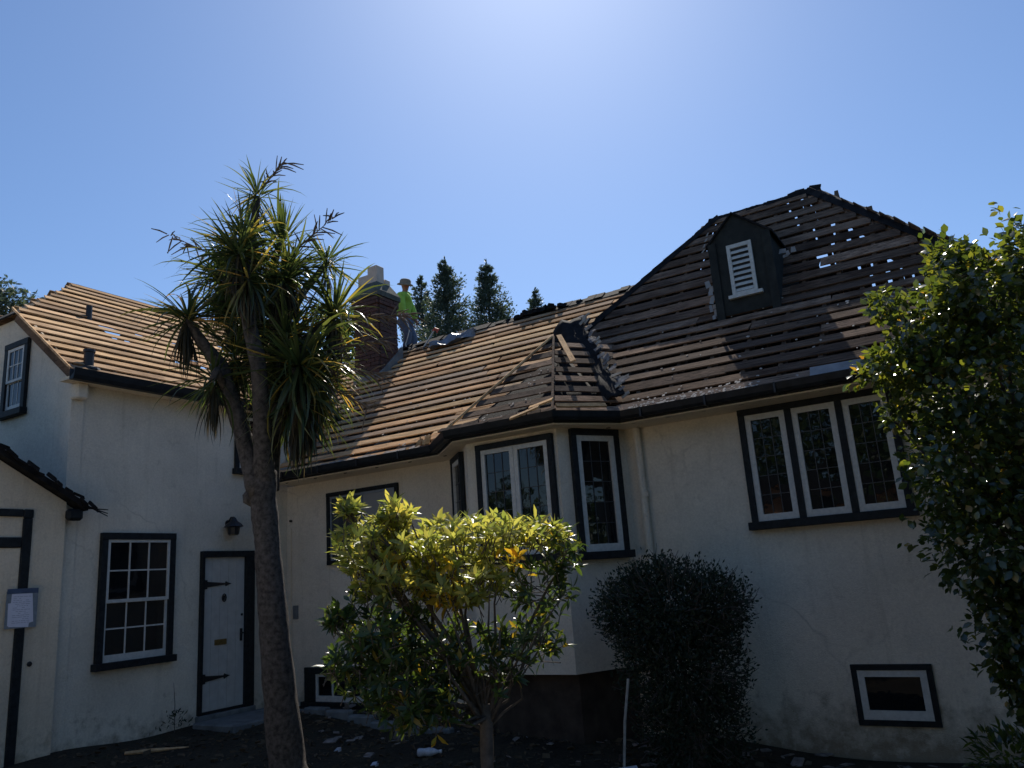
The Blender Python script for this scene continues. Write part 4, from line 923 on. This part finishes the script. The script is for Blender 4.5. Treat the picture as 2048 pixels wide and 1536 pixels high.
# ------------------------------------------------------------------ camellia
CAMV = (np.array([1.0, 0, 0]), np.array([0, 1.0, 0]))
CAM = [(0.13, 7.20, 3.42, 0.43, 0.80, 0.42, 3), (-0.52, 6.98, 3.00, 0.34, 0.40, 0.17, 1.3), (-0.19, 7.10, 3.24, 0.36, 0.60, 0.39, 2.2), (0.0, 7.2, 2.75, 0.62, 0.90, 0.62, 4), (-0.21, 7.10, 2.17, 0.45, 0.70, 0.53, 3),
 (-0.06, 7.2, 1.58, 0.55, 0.80, 0.55, 4), (-0.05, 7.2, 1.03, 0.38, 0.60, 0.36, 1.6), (0.50, 7.18, 3.72, 0.18, 0.50, 0.28, 1.2), (0.69, 7.37, 2.73, 0.73, 1.2, 1.15, 5), (0.49, 7.38, 1.53, 0.60, 1.10, 0.93, 4), (0.0, 7.2, 3.80, 0.20, 0.40, 0.20, 1), (.22, 7.2, .92, .42, .6, .42, 3), (.55, 7.25, .75, .45, .6, .45, 2.5), (-.06, 7.2, .60, .24, .4, .32, 1.6), (.06, 7.2, .15, .26, .4, .34, 1.5), (-.62, 7.0, 2.62, .10, .2, .10, .25), (-.55, 7.0, 3.55, .12, .2, .12, .3)]
camt = empty('camellia_tree', (.15, 7.2, G(.15, 7.2)), 'large dark camellia with glossy rounded leaves at the right edge beside the triple window', 'tree')
tk = [(.17, 7.2, -.6, .12), (.15, 7.2, 0.0, .11), (.14, 7.22, .7, .10), (.16, 7.22, 1.5, .085), (.2, 7.22, 2.4, .05)]
MB().tube([p[:3] for p in dense(tk, 4)], [p[3] for p in dense(tk, 4)], 10, jit=.05).build('trunk', M['bark'], camt, smooth=True)
for i in range(26):
    e = random.choice(CAM); c = Vector(e[:3]) + Vector((random.uniform(-.7, .7) * e[3], random.uniform(-.7, .7) * e[4], random.uniform(-.5, .7) * e[5]))
    s = Vector((.16, 7.22, min(2.3, random.uniform(.5, 1.0) * max(.4, c.z - .7)))); mid = s.lerp(c, .5) + Vector((random.gauss(0, .07), random.gauss(0, .07), -.05)); r = .022
    MB().tube([s, mid, c], [r, r * .6, r * .25], 6).build('limb', M['bark'], camt, smooth=True)
P, out = ell_samples(CAM, 22000, .4, CAMV); cl_ = RNG.normal(size=(22000, 3)) * .02; P = P + cl_
# sprigs that break the outline
sp0, so0 = ell_samples(CAM, 130, .97, CAMV); PP, OO = [P], [out]
for k in range(7):
    PP.append(sp0 + so0 * (.015 + .022 * k) + np.array([0, 0, .012 * k]) + RNG.normal(size=sp0.shape) * .018); OO.append(so0)
P = np.concatenate(PP); out = np.concatenate(OO); n = len(P)
D = out * .7 + RNG.normal(size=(n, 3)) * .55 + np.array([0, 0, -.15]); U_ = out * .5 + np.array([0, 0, .8]) + RNG.normal(size=(n, 3)) * .5
V, Fc = leaf_shape('oval'); foliage(camt, V, Fc, P, basis(D, U_), RNG.uniform(.055, .092, n), RNG.random(n), M['leaf_cam'], 300)

# ------------------------------------------------------------------ dark twiggy shrub by the wall
SHRUB = [(-2.97, 7.68, 1.10, 0.72, 0.55, 0.55, 6), (-2.57, 7.84, 1.18, 0.36, 0.40, 0.34, 1.4), (-3.37, 7.54, 1.18, 0.36, 0.40, 0.36, 1.5), (-3.10, 7.62, 1.45, 0.30, 0.30, 0.22, .8), (-2.94, 7.70, 0.60, 0.66, 0.55, 0.62, 6), (-2.90, 7.72, 0.05, 0.56, 0.50, 0.55, 4)]
shr = empty('dark_shrub', (-2.9, 7.7, G(-2.9, 7.7)), 'dark rounded small leaved shrub against the wall beside the downpipe', 'shrub')
tw2 = MB()
for i in range(700):
    p, o = ell_samples(SHRUB, 1, .85); p, o = p[0], o[0]; tip = p + (o * .5 + np.array([0, 0, .5]) + RNG.normal(size=3) * .3) * .11
    tw2.tube([Vector((p - o * .15).tolist()), Vector(p.tolist()), Vector(tip.tolist())], [.005, .004, .002], 4, cap=False)
for i in range(14):
    e = random.choice(SHRUB); tw2.tube([(-2.9 + random.uniform(-.1, .1), 7.7, -.4), (-2.9 + (e[0] + 2.9) * .5, 7.7, .35), e[:3]], [.03, .022, .01], 6)
tw2.build('twigs', M['twig'], shr)
n = 32000; P, out = ell_samples(SHRUB, n, .35); P += RNG.normal(size=P.shape) * .04
D = out * .6 + RNG.normal(size=(n, 3)) * .7 + [0, 0, .3]; V, Fc = leaf_shape('tiny')
foliage(shr, V, Fc, P, basis(D, out + RNG.normal(size=(n, 3)) * .7), RNG.uniform(.028, .052, n), RNG.random(n), M['leaf_shrub'], 0)
lowr = empty('low_green_shrub', (-.2, 6.9, G(-.2, 6.9)), 'low leafy shrub on the ground at the bottom right below the camellia', 'shrub')
LOWR = [(-0.27, 6.89, 0.06, 0.26, 0.40, 0.22, 1), (.15, 6.9, .0, .3, .4, .3, 1)]
MB().tube([(-.1, 6.9, -.45), (-.15, 6.9, .1)], .02, 6).build('stem', M['twig'], lowr)
P, out = ell_samples(LOWR, 900, .3); V, Fc = leaf_shape('lance'); D = out + RNG.normal(size=P.shape) * .5
foliage(lowr, V, Fc, P, basis(D, np.tile([0, 0, 1.0], (900, 1)) + RNG.normal(size=P.shape) * .4), RNG.uniform(.07, .12, 900), RNG.random(900), M['leaf_cam'], 0)

# ------------------------------------------------------------------ conifers and far trees
def conifer(x, y, ztop, zlow, rmax, label, n=3600, group='conifers behind the house', seed=0, droop=.15):
    rng = np.random.default_rng(seed); root = empty('conifer_tree', (x, y, -.3), label, 'tree', group)
    MB().tube([(x, y, -.3), (x, y, ztop * .5), (x, y, ztop - .3)], [.28, .17, .012], 7).build('trunk', M['bark'], root)
    H = ztop - zlow; nb = 420
    zb = ztop - H * (.03 + .97 * rng.random(nb) ** .72); az = rng.random(nb) * 6.283
    f = (ztop - zb) / H; lump = .85 + .28 * np.sin(zb * 3.7 + seed) * np.sin(az * 2 + seed * 2 + zb)
    lb = (.05 + .36 * (ztop - zb) * rmax / 2.5) * rng.uniform(.55, 1.12, nb) * lump
    per = n // nb; bi = np.repeat(np.arange(nb), per); t = rng.random(len(bi)) ** .6
    cx = np.cos(az[bi]); cy = np.sin(az[bi])
    P = np.stack([x + cx * lb[bi] * t, y + cy * lb[bi] * t, zb[bi] + lb[bi] * t * .55], 1) + rng.normal(size=(len(bi), 3)) * (.025 + .10 * lb[bi])[:, None]
    D = np.stack([cx, cy, 0 * cx + .7], 1) + rng.normal(size=(len(bi), 3)) * .5
    k = 46; tt = rng.random(k); P = np.concatenate([P, np.stack([x + rng.normal(size=k) * .05 * (1 - tt), y + rng.normal(size=k) * .05 * (1 - tt), ztop - .9 * (1 - tt)], 1)]); D = np.concatenate([D, np.stack([rng.normal(size=k) * .45, rng.normal(size=k) * .45, np.ones(k)], 1)])
    V, Fc = leaf_shape('spray'); foliage(root, V, Fc, P, basis(D, rng.normal(size=D.shape)), rng.uniform(.10, .20, len(P)), rng.random(len(P)), M['leaf_conifer'], 0, name='crown'); return root
conifer(-19.78, 27.65, 16.1, 8.5, 2.5, 'tall dark conifer second from left behind the roof ridge', 17000, seed=1)
conifer(-19.29, 30.39, 16.7, 9.0, 2.7, 'tall dark conifer third from left behind the roof ridge, standing nearest the pale gap', 17000, seed=2)
conifer(-23.12, 30.15, 16.9, 9.5, 2.4, 'slender conifer just right of the worker on the roof', 11000, seed=3)
conifer(-20.22, 36.81, 17.3, 12.0, 2.4, 'small conifer tip standing alone at the right above the ridge', 8000, seed=4)
conifer(-20.9, 32.0, 14.2, 9.0, 2.2, 'shorter conifer filling the space between the two tall ones', 10000, seed=5)
def broad(name, x, y, ells, label, n, sz, mat, cat='tree', group=None, seed=0):
    rng = np.random.default_rng(seed); root = empty(name, (x, y, -.3), label, cat, group)
    zt = max(e[2] for e in ells); MB().tube([(x, y, -.3), (x + .1, y, zt * .5), (x, y, zt)], [.2, .13, .03], 8).build('trunk', M['bark'], root)
    for e in ells: MB().tube([(x, y, zt * .45), ((x + e[0]) / 2, (y + e[1]) / 2, zt * .6), e[:3]], [.07, .05, .02], 6).build('limb', M['bark'], root)
    P, out = ell_samples(ells, n, .4); P += rng.normal(size=P.shape) * sz * .8; D = out + rng.normal(size=P.shape) * .7
    V, Fc = leaf_shape('spray' if sz > .2 else 'oval'); foliage(root, V, Fc, P, basis(D, out + rng.normal(size=P.shape) * .5 + [0, 0, .5]), rng.uniform(.6, 1.2, n) * sz, rng.random(n), mat, 0, name='crown'); return root
broad('garden_tree', -16.4, 17.5, [(-16.5, 17.5, 9.6, .75, .7, .55, 2), (-16.1, 17.8, 8.8, .9, .8, .7, 2), (-17.6, 18.0, 10.1, .7, .7, .5, 1.2), (-18.5, 18.2, 9.6, .8, .7, .7, 1), (-16.9, 17.6, 8.3, 1.2, .8, .7, 2)], 'leafy tree behind the roof seen through the palm left of the chimney', 2600, .15, M['leaf_far'], seed=11)
broad('cedar_tree', -25.6, 11.5, [(-25.8, 11.3, 11.3, .9, .9, .35, 2), (-25.3, 11.9, 11.05, .65, .8, .22, 1), (-26.2, 11.2, 10.6, 1.3, .8, .4, 2), (-25.2, 12.0, 10.45, .5, .6, .2, .7)], 'blue green cedar at the far left edge behind the gable', 2200, .22, M['leaf_conifer'], seed=12)
# across the street, behind the camera (seen only as reflections in the panes)
for i, (x, y, h, w) in enumerate([(-30, -19, 5.6, 4.5), (-22, -17, 5.4, 4.2), (-14.5, -20, 9.2, 4.0), (-8, -23, 11.5, 4.8), (-1.0, -18, 10.5, 4.4), (7, -16, 10.0, 4.4), (14, -12, 9.0, 4.4), (22, 4, 5.4, 4.0), (23, 12, 5.4, 4.2), (19, -3, 8.5, 4.2)]):  # tall ones added and sized to keep blue sky light off the walls
    broad('street_tree', x, y, [(x, y, h * .55, w, w * .8, h * .42, 3), (x + 1, y, h * .75, w * .6, w * .6, h * .25, 1.5), (x - 1.5, y + .5, h * .35, w * .8, w * .7, h * .3, 2)],
          'street tree standing across the road from the house, %s' % ['farthest to the left', 'left of the tall trees', 'left one of the tall trees', 'tallest of all', 'right of the tallest', 'in the gap toward the corner', 'nearest the corner', 'beside the right neighbour, nearer the road', 'beside the right neighbour, at the back', 'at the right corner'][i], 5200 if -9 < x < 10 else 2600, .55, M['leaf_far'], group='street trees across the road', seed=30 + i)
nb = empty('neighbour_house', (-6, -17.5, -.3), 'low terracotta stucco house across the road', 'house')
MB().box((-9.5, -19, -.3), (-2.6, -15.5, 3.9)).build('wall', M['stucco_far'], nb)
MB().prism([(-9.9, -15.1, 3.9), (-9.9, -19.4, 3.9), (-9.9, -17.25, 5.2)], (7.7, 0, 0)).build('roof', M['felt'], nb)
MB().box((-6.4, -15.49, .9), (-5.6, -15.46, 3.6)).build('window', M['glass'], nb)

# ------------------------------------------------------------------ worker on the roof
def skin_obj(name, verts, edges, mat, parent, sub=2, root=0):
    me = bpy.data.meshes.new(name); me.from_pydata([v[:3] for v in verts], edges, []); me.materials.append(mat)
    o = link(name, me, mat, parent); md = o.modifiers.new('skin', 'SKIN'); md.use_smooth_shade = True
    if not me.skin_vertices: me.skin_vertices.new()
    sv = me.skin_vertices[0].data
    for i, v in enumerate(verts): sv[i].radius = (v[3], v[4] if len(v) > 4 else v[3]); sv[i].use_root = (i == root)
    s = o.modifiers.new('subdivision', 'SUBSURF'); s.levels = sub; s.render_levels = sub; return o
PXW, PYW = -9.92, 12.36
man = empty('person', (PXW, PYW, 6.02), 'roofer in lime green hoodie, tan hat and jeans standing beside the brick chimney', 'person')
B = [(-.06, 0, 6.98, .14, .115), (-.05, -.01, 7.16, .14, .12), (-.02, -.02, 7.34, .165, .125), (.01, -.03, 7.47, .15, .11), (.04, -.05, 7.56, .06), (.06, -.06, 7.61, .065), (.08, -.08, 7.69, .10, .092), (.075, -.075, 7.77, .092),
     (.05, -.20, 7.44, .07), (.11, -.25, 7.20, .055), (.16, -.26, 6.98, .038), (.17, -.27, 6.93, .03), (-.06, .16, 7.44, .07), (.02, .22, 7.20, .055), (.10, .20, 6.98, .038), (.12, .20, 6.93, .03),
     (.0, -.11, 6.90, .10), (.16, -.14, 6.60, .074), (.06, -.13, 6.28, .055), (.0, -.12, 6.12, .045), (.12, -.13, 6.06, .038),
     (-.06, .10, 6.90, .10), (.08, .14, 6.56, .074), (-.04, .15, 6.20, .055), (-.08, .15, 6.06, .045), (.04, .15, 6.0, .038)]
B = [(PXW + v[0], PYW + v[1], *v[2:]) for v in B]
EB = [(0, 1), (1, 2), (2, 3), (3, 4), (4, 5), (5, 6), (6, 7), (3, 8), (8, 9), (9, 10), (10, 11), (3, 12), (12, 13), (13, 14), (14, 15), (0, 16), (16, 17), (17, 18), (18, 19), (19, 20), (0, 21), (21, 22), (22, 23), (23, 24), (24, 25)]
skin_obj('body', B, EB, M['skin'], man)
def sub(ids, grow): 
    mp = {k: i for i, k in enumerate(ids)}; vs = [(*B[k][:3], B[k][3] + grow, (B[k][4] if len(B[k]) > 4 else B[k][3]) + grow) for k in ids]
    return vs, [(mp[a], mp[c]) for a, c in EB if a in mp and c in mp]
v_, e_ = sub([0, 1, 2, 3, 4, 8, 9, 10, 12, 13, 14], .022); skin_obj('hoodie', v_, e_, M['hivis'], man)
v_, e_ = sub([0, 16, 17, 18, 19, 21, 22, 23, 24], .020); skin_obj('jeans', v_, e_, M['denim'], man)
for ids in ((19, 20), (24, 25)):
    v_, e_ = sub(ids, .022); skin_obj('boot', v_, e_, M['boot'], man)
hc = Vector((PXW + .08, PYW - .08, 7.735)); hat = MB().lathe(hc, [(.175, -.045), (.165, -.02), (.122, .0), (.118, .05), (.095, .085), (.045, .10)], 14, (.30, -.16, 1)); hat.build('hat', M['hat'], man, smooth=True)
MB().lathe(Vector((PXW + .155, PYW - .145, 7.66)), [(.02, 0), (.016, .022), (.004, .038)], 6, (.6, -.6, -.2)).build('nose', M['skin'], man, smooth=True)
for q_ in (-1, 1):
    MB().lathe(Vector((PXW + .140 + q_ * .027, PYW - .140 + q_ * .030, 7.685)), [(.010, 0), (.007, .014)], 6, (.6, -.6, -.1)).build('eye', M['iron'], man)
MB().tube([Vector((PXW + .115, PYW - .160, 7.62)), Vector((PXW + .150, PYW - .145, 7.618)), Vector((PXW + .165, PYW - .11, 7.62))], .008, 5).build('mouth', M['red'], man)
MB().lathe(Vector((PXW - .03, PYW + .02, 7.50)), [(.12, -.02), (.14, .02), (.115, .06), (.07, .07)], 12, (-.3, .1, 1)).build('hood', M['hivis'], man, smooth=True)
for hx, hy in ((.17, -.27), (.12, .20)):
    for k, (l, o_) in enumerate(((.070, -.024), (.082, -.008), (.078, .008), (.062, .024))):
        a = Vector((PXW + hx + .0, PYW + hy + o_, 6.93)); MB().tube([a, a + Vector((.008, 0, -l * .5)), a + Vector((-.006, 0, -l))], [.010, .009, .007], 6).build('finger', M['skin'], man, smooth=True)
    a = Vector((PXW + hx + .012, PYW + hy - .01, 6.95)); MB().tube([a, a + Vector((.03, 0, -.02)), a + Vector((.035, 0, -.05))], [.011, .010, .008], 6).build('thumb', M['skin'], man, smooth=True)
rp = MB().tube([(PXW + .04, PYW - .20, 7.06), (PXW + .12, PYW - .28, 6.93), (PXW + .20, PYW - .26, 6.86), (PXW + .24, PYW - .24, 6.74), (PXW + .25, PYW - .22, 6.62), (PXW + .21, PYW - .24, 6.46), (PXW + .17, PYW - .26, 6.34), (PXW + .22, PYW - .30, 6.25), (PXW + .40, PYW - .36, 6.17), (PXW + .5, PYW - .34, 6.19)], .012, 6)
tag(rp.build('rope', M['rope'], None, smooth=True), 'white safety cord hanging from the worker down to the roof', 'rope')
# roofing fork / shovel standing on the ridge
rk = empty('roof_shovel', (-9.12, 11.9, 6.08), 'long handled roof tool with a red grip leaning at the ridge right of the worker', 'tool')
a, e = Vector((-9.14, 11.86, 6.05)), Vector((-8.93, 11.98, 6.40))
MB().tube([a, e], .014, 8).build('shaft', M['rope'], rk)
MB().tube([a + Vector((.03, 0, 0)), e + Vector((.01, 0, 0))], .010, 6).build('shaft', M['metal'], rk)
g = (e - a).normalized(); q = Vector((.8, -.1, -.3)).normalized() * .09
MB().tube([e - q * .3, e + g * .05, e + q + g * .04, e + q * 1.1 - g * .02], [.025, .03, .03, .02], 8).build('grip', M['red'], rk)
fk = MB()
for i in range(6): fk.tube([a + Vector((-.13 + i * .055, -.02, .03)), a + Vector((-.14 + i * .055, -.14, -.045))], .006, 4)
fk.tube([a + Vector((-.14, -.02, .03)), a + Vector((.16, -.02, .03))], .008, 4); fk.build('tines', M['iron'], rk)
# crumpled plastic on the roof
tp = MB(); nu, nv = 16, 9; o0 = Vector((-8.72, 11.38, tz(11.38) + .03)); pu = Vector((.92, .22, .22 * math.tan(p38))); pv = Vector((-.18, .62, .62 * math.tan(p38))); pn = Vector((0, -math.sin(p38), math.cos(p38)))
vs_ = []
for j in range(nv + 1):
    for i in range(nu + 1):
        u, v = i / nu, j / nv; k = .30 + .7 * math.sin(math.pi * min(1, u * 1.05)) ** .6
        vs_.append(o0 + pu * u + pv * (.5 + (v - .5) * k * .62) + pn * (.03 + .045 * math.sin(v * 9 + u * 4) + .035 * math.sin(u * 11 - v * 5) + random.uniform(0, .03)))
tp.add(vs_, [(j * (nu + 1) + i, j * (nu + 1) + i + 1, (j + 1) * (nu + 1) + i + 1, (j + 1) * (nu + 1) + i) for j in range(nv) for i in range(nu)])
o = tp.build('plastic_sheet', M['tarp'], None); md = o.modifiers.new('solid', 'SOLIDIFY'); md.thickness = .006
tag(o, 'crumpled blue grey plastic sheet lying on the light boards near the ridge', 'sheet')

# torn valley roll beside the bay roof
tr = empty('torn_roofing', (-3.7, 8.55, 3.5), 'torn strip of black felt and curled shingles along the valley beside the bay roof', 'roofing')
v0 = Vector((-3.66, 8.50, 3.50)); v1 = Vector((-4.83, 9.80, 4.98)); ax = (v1 - v0); al = ax.length; axn = ax.normalized(); side = Vector((.75, .1, .25)); side = (side - axn * side.dot(axn)).normalized(); upn = axn.cross(side); upn = upn if upn.z > 0 else -upn
nu, nv = 30, 10; vs_ = []
for i in range(nu + 1):
    t = i / nu; w = .13 + .10 * t * t + .02 * math.sin(t * 13) + random.uniform(-.008, .008)
    for j in range(nv + 1):
        a = -1.75 + 3.3 * j / nv; edge = random.uniform(-.04, .03) if j in (0, nv) else random.uniform(-.006, .006)
        hgt = w * (.50 + .28 * math.sin(t * 7 + 1)) * (1.0 if j < nv * .6 else .55)
        vs_.append(v0 + ax * t + side * (math.sin(a) * w + edge - .02) + upn * (.03 + hgt * (1 - abs(a / 1.75) ** 1.6)) + axn * random.uniform(-.012, .012))
fm = MB().add(vs_, [(i * (nv + 1) + j, i * (nv + 1) + j + 1, (i + 1) * (nv + 1) + j + 1, (i + 1) * (nv + 1) + j) for i in range(nu) for j in range(nv)])
o = fm.build('felt_strip', M['felt'], tr, smooth=True); md = o.modifiers.new('solid', 'SOLIDIFY'); md.thickness = .012
for i in range(40):     # curled courses of old shingle still nailed along the right side of the strip
    t = (i + random.random()) / 40; w = .13 + .10 * t * t
    c = v0 + ax * t + side * (w * random.uniform(.45, 1.0)) + upn * random.uniform(.03, .10)
    s_ = MB(); flake(s_, c, random.uniform(.025, .05), random.uniform(.07, .15), .007, axn + side * random.gauss(0, .12), side * random.uniform(.7, 1) + upn * random.uniform(-.25, .45))
    s_.build('shingle', random.choice([M['shingle'], M['shingle'], M['shingle'], M['felt'], M['shingle_lt'], M['shingle_lt']]), tr)
for i in range(9):
    t = random.uniform(.0, .45); c = v0 + ax * t - side * random.uniform(.08, .15) + upn * random.uniform(.02, .06)
    s_ = MB(); flake(s_, c, random.uniform(.015, .035), random.uniform(.10, .22), .01, side, axn); s_.build('shingle', M['shingle_lt'], tr)
lb_ = board(tr, AP.lerp(Vector((-4.28, 8.5, 4.05)), .5) + Vector((.06, .03, .06)), Vector((-4.28, 8.5, 4.05)) - AP, Vector((.6, .6, .5)), Vector((.3, -.7, .6)), .95, .07, .02, M['new_wood'], name='valley_board')
# loose boards, metal panel, crumbs
def loose(a, c, w, label, name='loose_board', mat='new_wood', t=.022):
    a, c = Vector(a), Vector(c); U = (c - a).normalized(); S = Vector((0, .8, .6)); S = (S - U * S.dot(U)).normalized(); Nn = U.cross(S)
    m = Matrix((U * (c - a).length, S * w, Nn * t)).transposed().to_4x4(); m.translation = (a + c) / 2
    return tag(link(name, board_mesh(M[mat], 3), None, None, m), label, 'board', 'loose boards on the bay gutter')
loose((-4.62, 7.58, 3.33), (-4.22, 7.56, 3.40), .06, 'left pale board poking over the bay gutter')
loose((-4.38, 7.62, 3.42), (-4.06, 7.60, 3.46), .06, 'short pale board bridging the bend of the bay gutter')
loose((-4.06, 7.66, 3.40), (-3.66, 8.12, 3.40), .065, 'right pale board lying along the angled bay gutter')
pn_ = MB(); fo = Vector((-1.46, 8.37, 3.35)); fu = Vector((1, 0, 0)); fv = Vector((0, .55, .84)).normalized()
pn_.prism([fo, fo + fu * .62, fo + fu * .98 + fv * .02, fo + fu * .98 + fv * .13, fo + fu * .62 + fv * .12, fo + fv * .13], (0, -.006, .006))
tag(pn_.build('flashing_sheet', M['metal'], None), 'long flat piece of grey sheet metal resting on the eave above the triple window', 'sheet metal')
db = MB()
def flat_chip(x, y, z, pitch, s_):
    a = random.uniform(0, 6.28); Sx = Vector((0, math.cos(pitch), math.sin(pitch))); U = Vector((1, 0, 0))
    flake(db, (x, y, z), s_, s_ * random.uniform(.8, 1.8), .006, U * math.cos(a) + Sx * math.sin(a), Sx * math.cos(a) - U * math.sin(a))
for i in range(330):
    r_ = random.random(); s_ = random.uniform(.006, .022)
    if r_ < .55: x = random.uniform(-3.5, -2.0); y = YE + abs(random.gauss(0, .09)); flat_chip(x, y, GZ + (y - YE) * math.tan(p44) + .03, p44, s_)
    elif r_ < .65: q_ = random.random() ** 2 * .8; y = 7.68 + q_; flat_chip(random.uniform(-5.2 + q_ * .2, -4.2), y, GZ + (y - 7.62) * .906 + .035, R(42), s_ * .8)
    elif r_ < .85: y = YE + random.random() ** 2 * 2.0; flat_chip(random.uniform(-8, -5.9), y, tz(y) + .028, p38, s_ * .8)
    else: y = random.uniform(YE, BY); flat_chip(random.uniform(-3.6, .5), y, GZ + (y - YE) * math.tan(p44) + .03, p44, s_)
o = db.build('roof_debris', M['chips'], None); o['kind'] = 'stuff'; o['label'] = 'crumbs of torn shingle scattered along the eaves'
rs = MB()
for i in range(14):
    flake(rs, (-8.3 + i * .16 + random.uniform(-.05, .05), YE - .02, 3.33), random.uniform(.07, .12), random.uniform(.05, .10), .012, (1, 0, random.uniform(-.06, .06)), (0, .75, .6))
tag(rs.build('torn_eave_felt', M['shingle'], None), 'row of torn grey shingles left along the gutter below the light boards', 'roofing')
hs = MB()
for i in range(12): flake(hs, (-6.45 + random.gauss(0, .06), YE + .02 + random.uniform(-.04, .04), 3.38), random.uniform(.02, .05), random.uniform(.06, .14), .012, (1, random.gauss(0, .5), .2), (random.gauss(0, .4), .2, 1))
tag(hs.build('splintered_wood', M['new_wood'], None), 'tuft of splintered pale wood at the gutter just left of the bay', 'debris')

# ------------------------------------------------------------------ things on the ground
pole = empty('leaning_pole', (-3.13, 6.6, G(-3.13, 6.6)), 'thin weathered white pole standing upright left of the dark shrub', 'pole')
MB().tube([(-3.18, 6.62, -.32), (-3.10, 6.62, .30), (-3.04, 6.64, .64)], [.012, .0125, .012], 8).build('shaft', M['old_white'], pole); MB().tube([(-3.178, 6.62, -.02), (-3.165, 6.62, .03)], .021, 8).build('clip', M['iron'], pole)
bk = Vector((-3.02, 6.62, -.13)); bax = Vector((-.75, -.55, -.12))
bm_ = MB().lathe(bk, [(.085, -.0), (.10, .20), (.108, .205), (.108, .23), (.095, .235), (.080, .02)], 16, bax)
tag(bm_.build('bucket', M['plastic'], None, smooth=True), 'white plastic bucket tipped on its side at the foot of the pole', 'bucket')
bt = empty('plastic_bottle', (-5.45, 6.95, G(-5.45, 6.95)), 'clear crushed plastic bottle lying on the soil left of the bush trunk', 'bottle')
bo = Vector((-5.62, 6.92, G(-5.6, 6.9) + .05)); MB().lathe(bo, [(.036, 0), (.045, .02), (.038, .07), (.045, .12), (.04, .16), (.018, .21), (.016, .235)], 12, (.9, .35, .02)).build('body', M['clear'], bt, smooth=True)
MB().lathe(bo + Vector((.9, .35, .02)).normalized() * .236, [(.018, 0), (.018, .02)], 10, (.9, .35, .02)).build('cap', M['plastic'], bt)
stp = MB().box((-9.45, 7.05, -.2), (-8.62, 8.25, .015)).build('doorstep', M['concrete'], None, bevel=.02); stp['kind'] = 'structure'
kb = MB()
for i in range(6):
    x = -8.5 + i * .42; kb.box((x, 8.05 - i * .02 + random.uniform(-.02, .02), G(x, 8) - .1), (x + .40, 8.2 - i * .02, G(x, 8) + .07))
kb.build('kerb', M['concrete'], None, bevel=.02)['kind'] = 'structure'
st = MB().tube([(-8.72, 5.66, G(-8.7, 5.7) + .02), (-8.5, 5.85, G(-8.5, 5.8) + .03), (-8.22, 6.10, G(-8.2, 6.1) + .02)], [.02, .022, .006], 6)  # pale wood colour stands in for sunlight on a concrete edge
tag(st.build('sunlit_edge', M['new_wood'], None), 'pale strip standing in for a sunlit concrete edge at the bottom left', 'sunlit_edge')
for i, (x, y, s_) in enumerate([(-3.9, 6.75, .05), (-4.15, 6.55, .035), (-6.6, 6.75, .03), (-5.9, 6.55, .028)]):
    p_ = MB(); flake(p_, (x, y, G(x, y) + .01), s_, s_ * 1.6, .01, (1, random.gauss(0, .5), 0), (.2, .6, .5)); flake(p_, (x + .04, y, G(x, y) + .01), s_ * .6, s_, .01, (.3, 1, 0), (.2, .3, .8))
    tag(p_.build('litter_scrap', M['clear'], None), ['torn pale scrap lying right of the bush trunk', 'smaller scrap just beside the bush trunk', 'tiny pale flake right of the palm trunk', 'tiny flake between the bottle and the palm'][i], 'litter', 'scraps on the soil')
wd = empty('weed', (-9.45, 6.75, G(-9.45, 6.75)), 'spindly weeds growing at the foot of the left wall beside the door', 'weed')
P, D, S, T = [], [], [], []
for i in range(90):
    h = random.random(); P.append([-9.5 + random.uniform(0, .12), 6.8 + random.gauss(0, .18) * (1 - h * .7), -.02 + h * .22]); D.append([random.gauss(0, .5), random.gauss(0, .6), random.uniform(.2, 1)]); S.append(random.uniform(.03, .07)); T.append(random.random())
D = np.array(D); V, Fc = leaf_shape('lance'); foliage(wd, V, Fc, P, basis(D, RNG.normal(size=D.shape)), S, T, M['leaf_shrub'], 0)
MB().tube([(-9.48, 6.82, -.05), (-9.46, 6.80, .3), (-9.47, 6.78, .55)], [.006, .005, .002], 5).build('stem', M['twig'], wd)
ob = MB()
for i in range(170):
    x = random.uniform(-9.2, .6); y = random.choice((random.uniform(8.0, 8.75), random.uniform(6.6, 8.6))); s_ = random.uniform(.025, .075)
    flake(ob, (x, y, G(x, y) + .005), s_, s_ * random.uniform(.5, 2.2), .012, (random.gauss(0, 1), random.gauss(0, 1), 0), (random.gauss(0, 1), random.gauss(0, 1), random.uniform(0, .35)))
o = ob.build('shingle_rubble', M['shingle'], None); o['kind'] = 'stuff'; o['label'] = 'broken shingle bits fallen on the soil below the eaves'
lt = MB()       # leaf litter and clods on the bed
for i in range(2600):
    x = random.uniform(-9.3, .5); y = random.uniform(5.2, 8.5); s_ = random.uniform(.012, .045); flake(lt, (x, y, G(x, y)), s_, s_ * random.uniform(.4, 1.2), .008, (random.gauss(0, 1), random.gauss(0, 1), 0), (random.gauss(0, .6), random.gauss(0, .6), .6))
M['litter'] = simple('leaf_litter', (.09, .068, .045), .9, .7, 3, .2)
o = lt.build('leaf_litter', M['litter'], None); o['kind'] = 'stuff'; o['label'] = 'dead leaves and clods scattered over the dark soil'
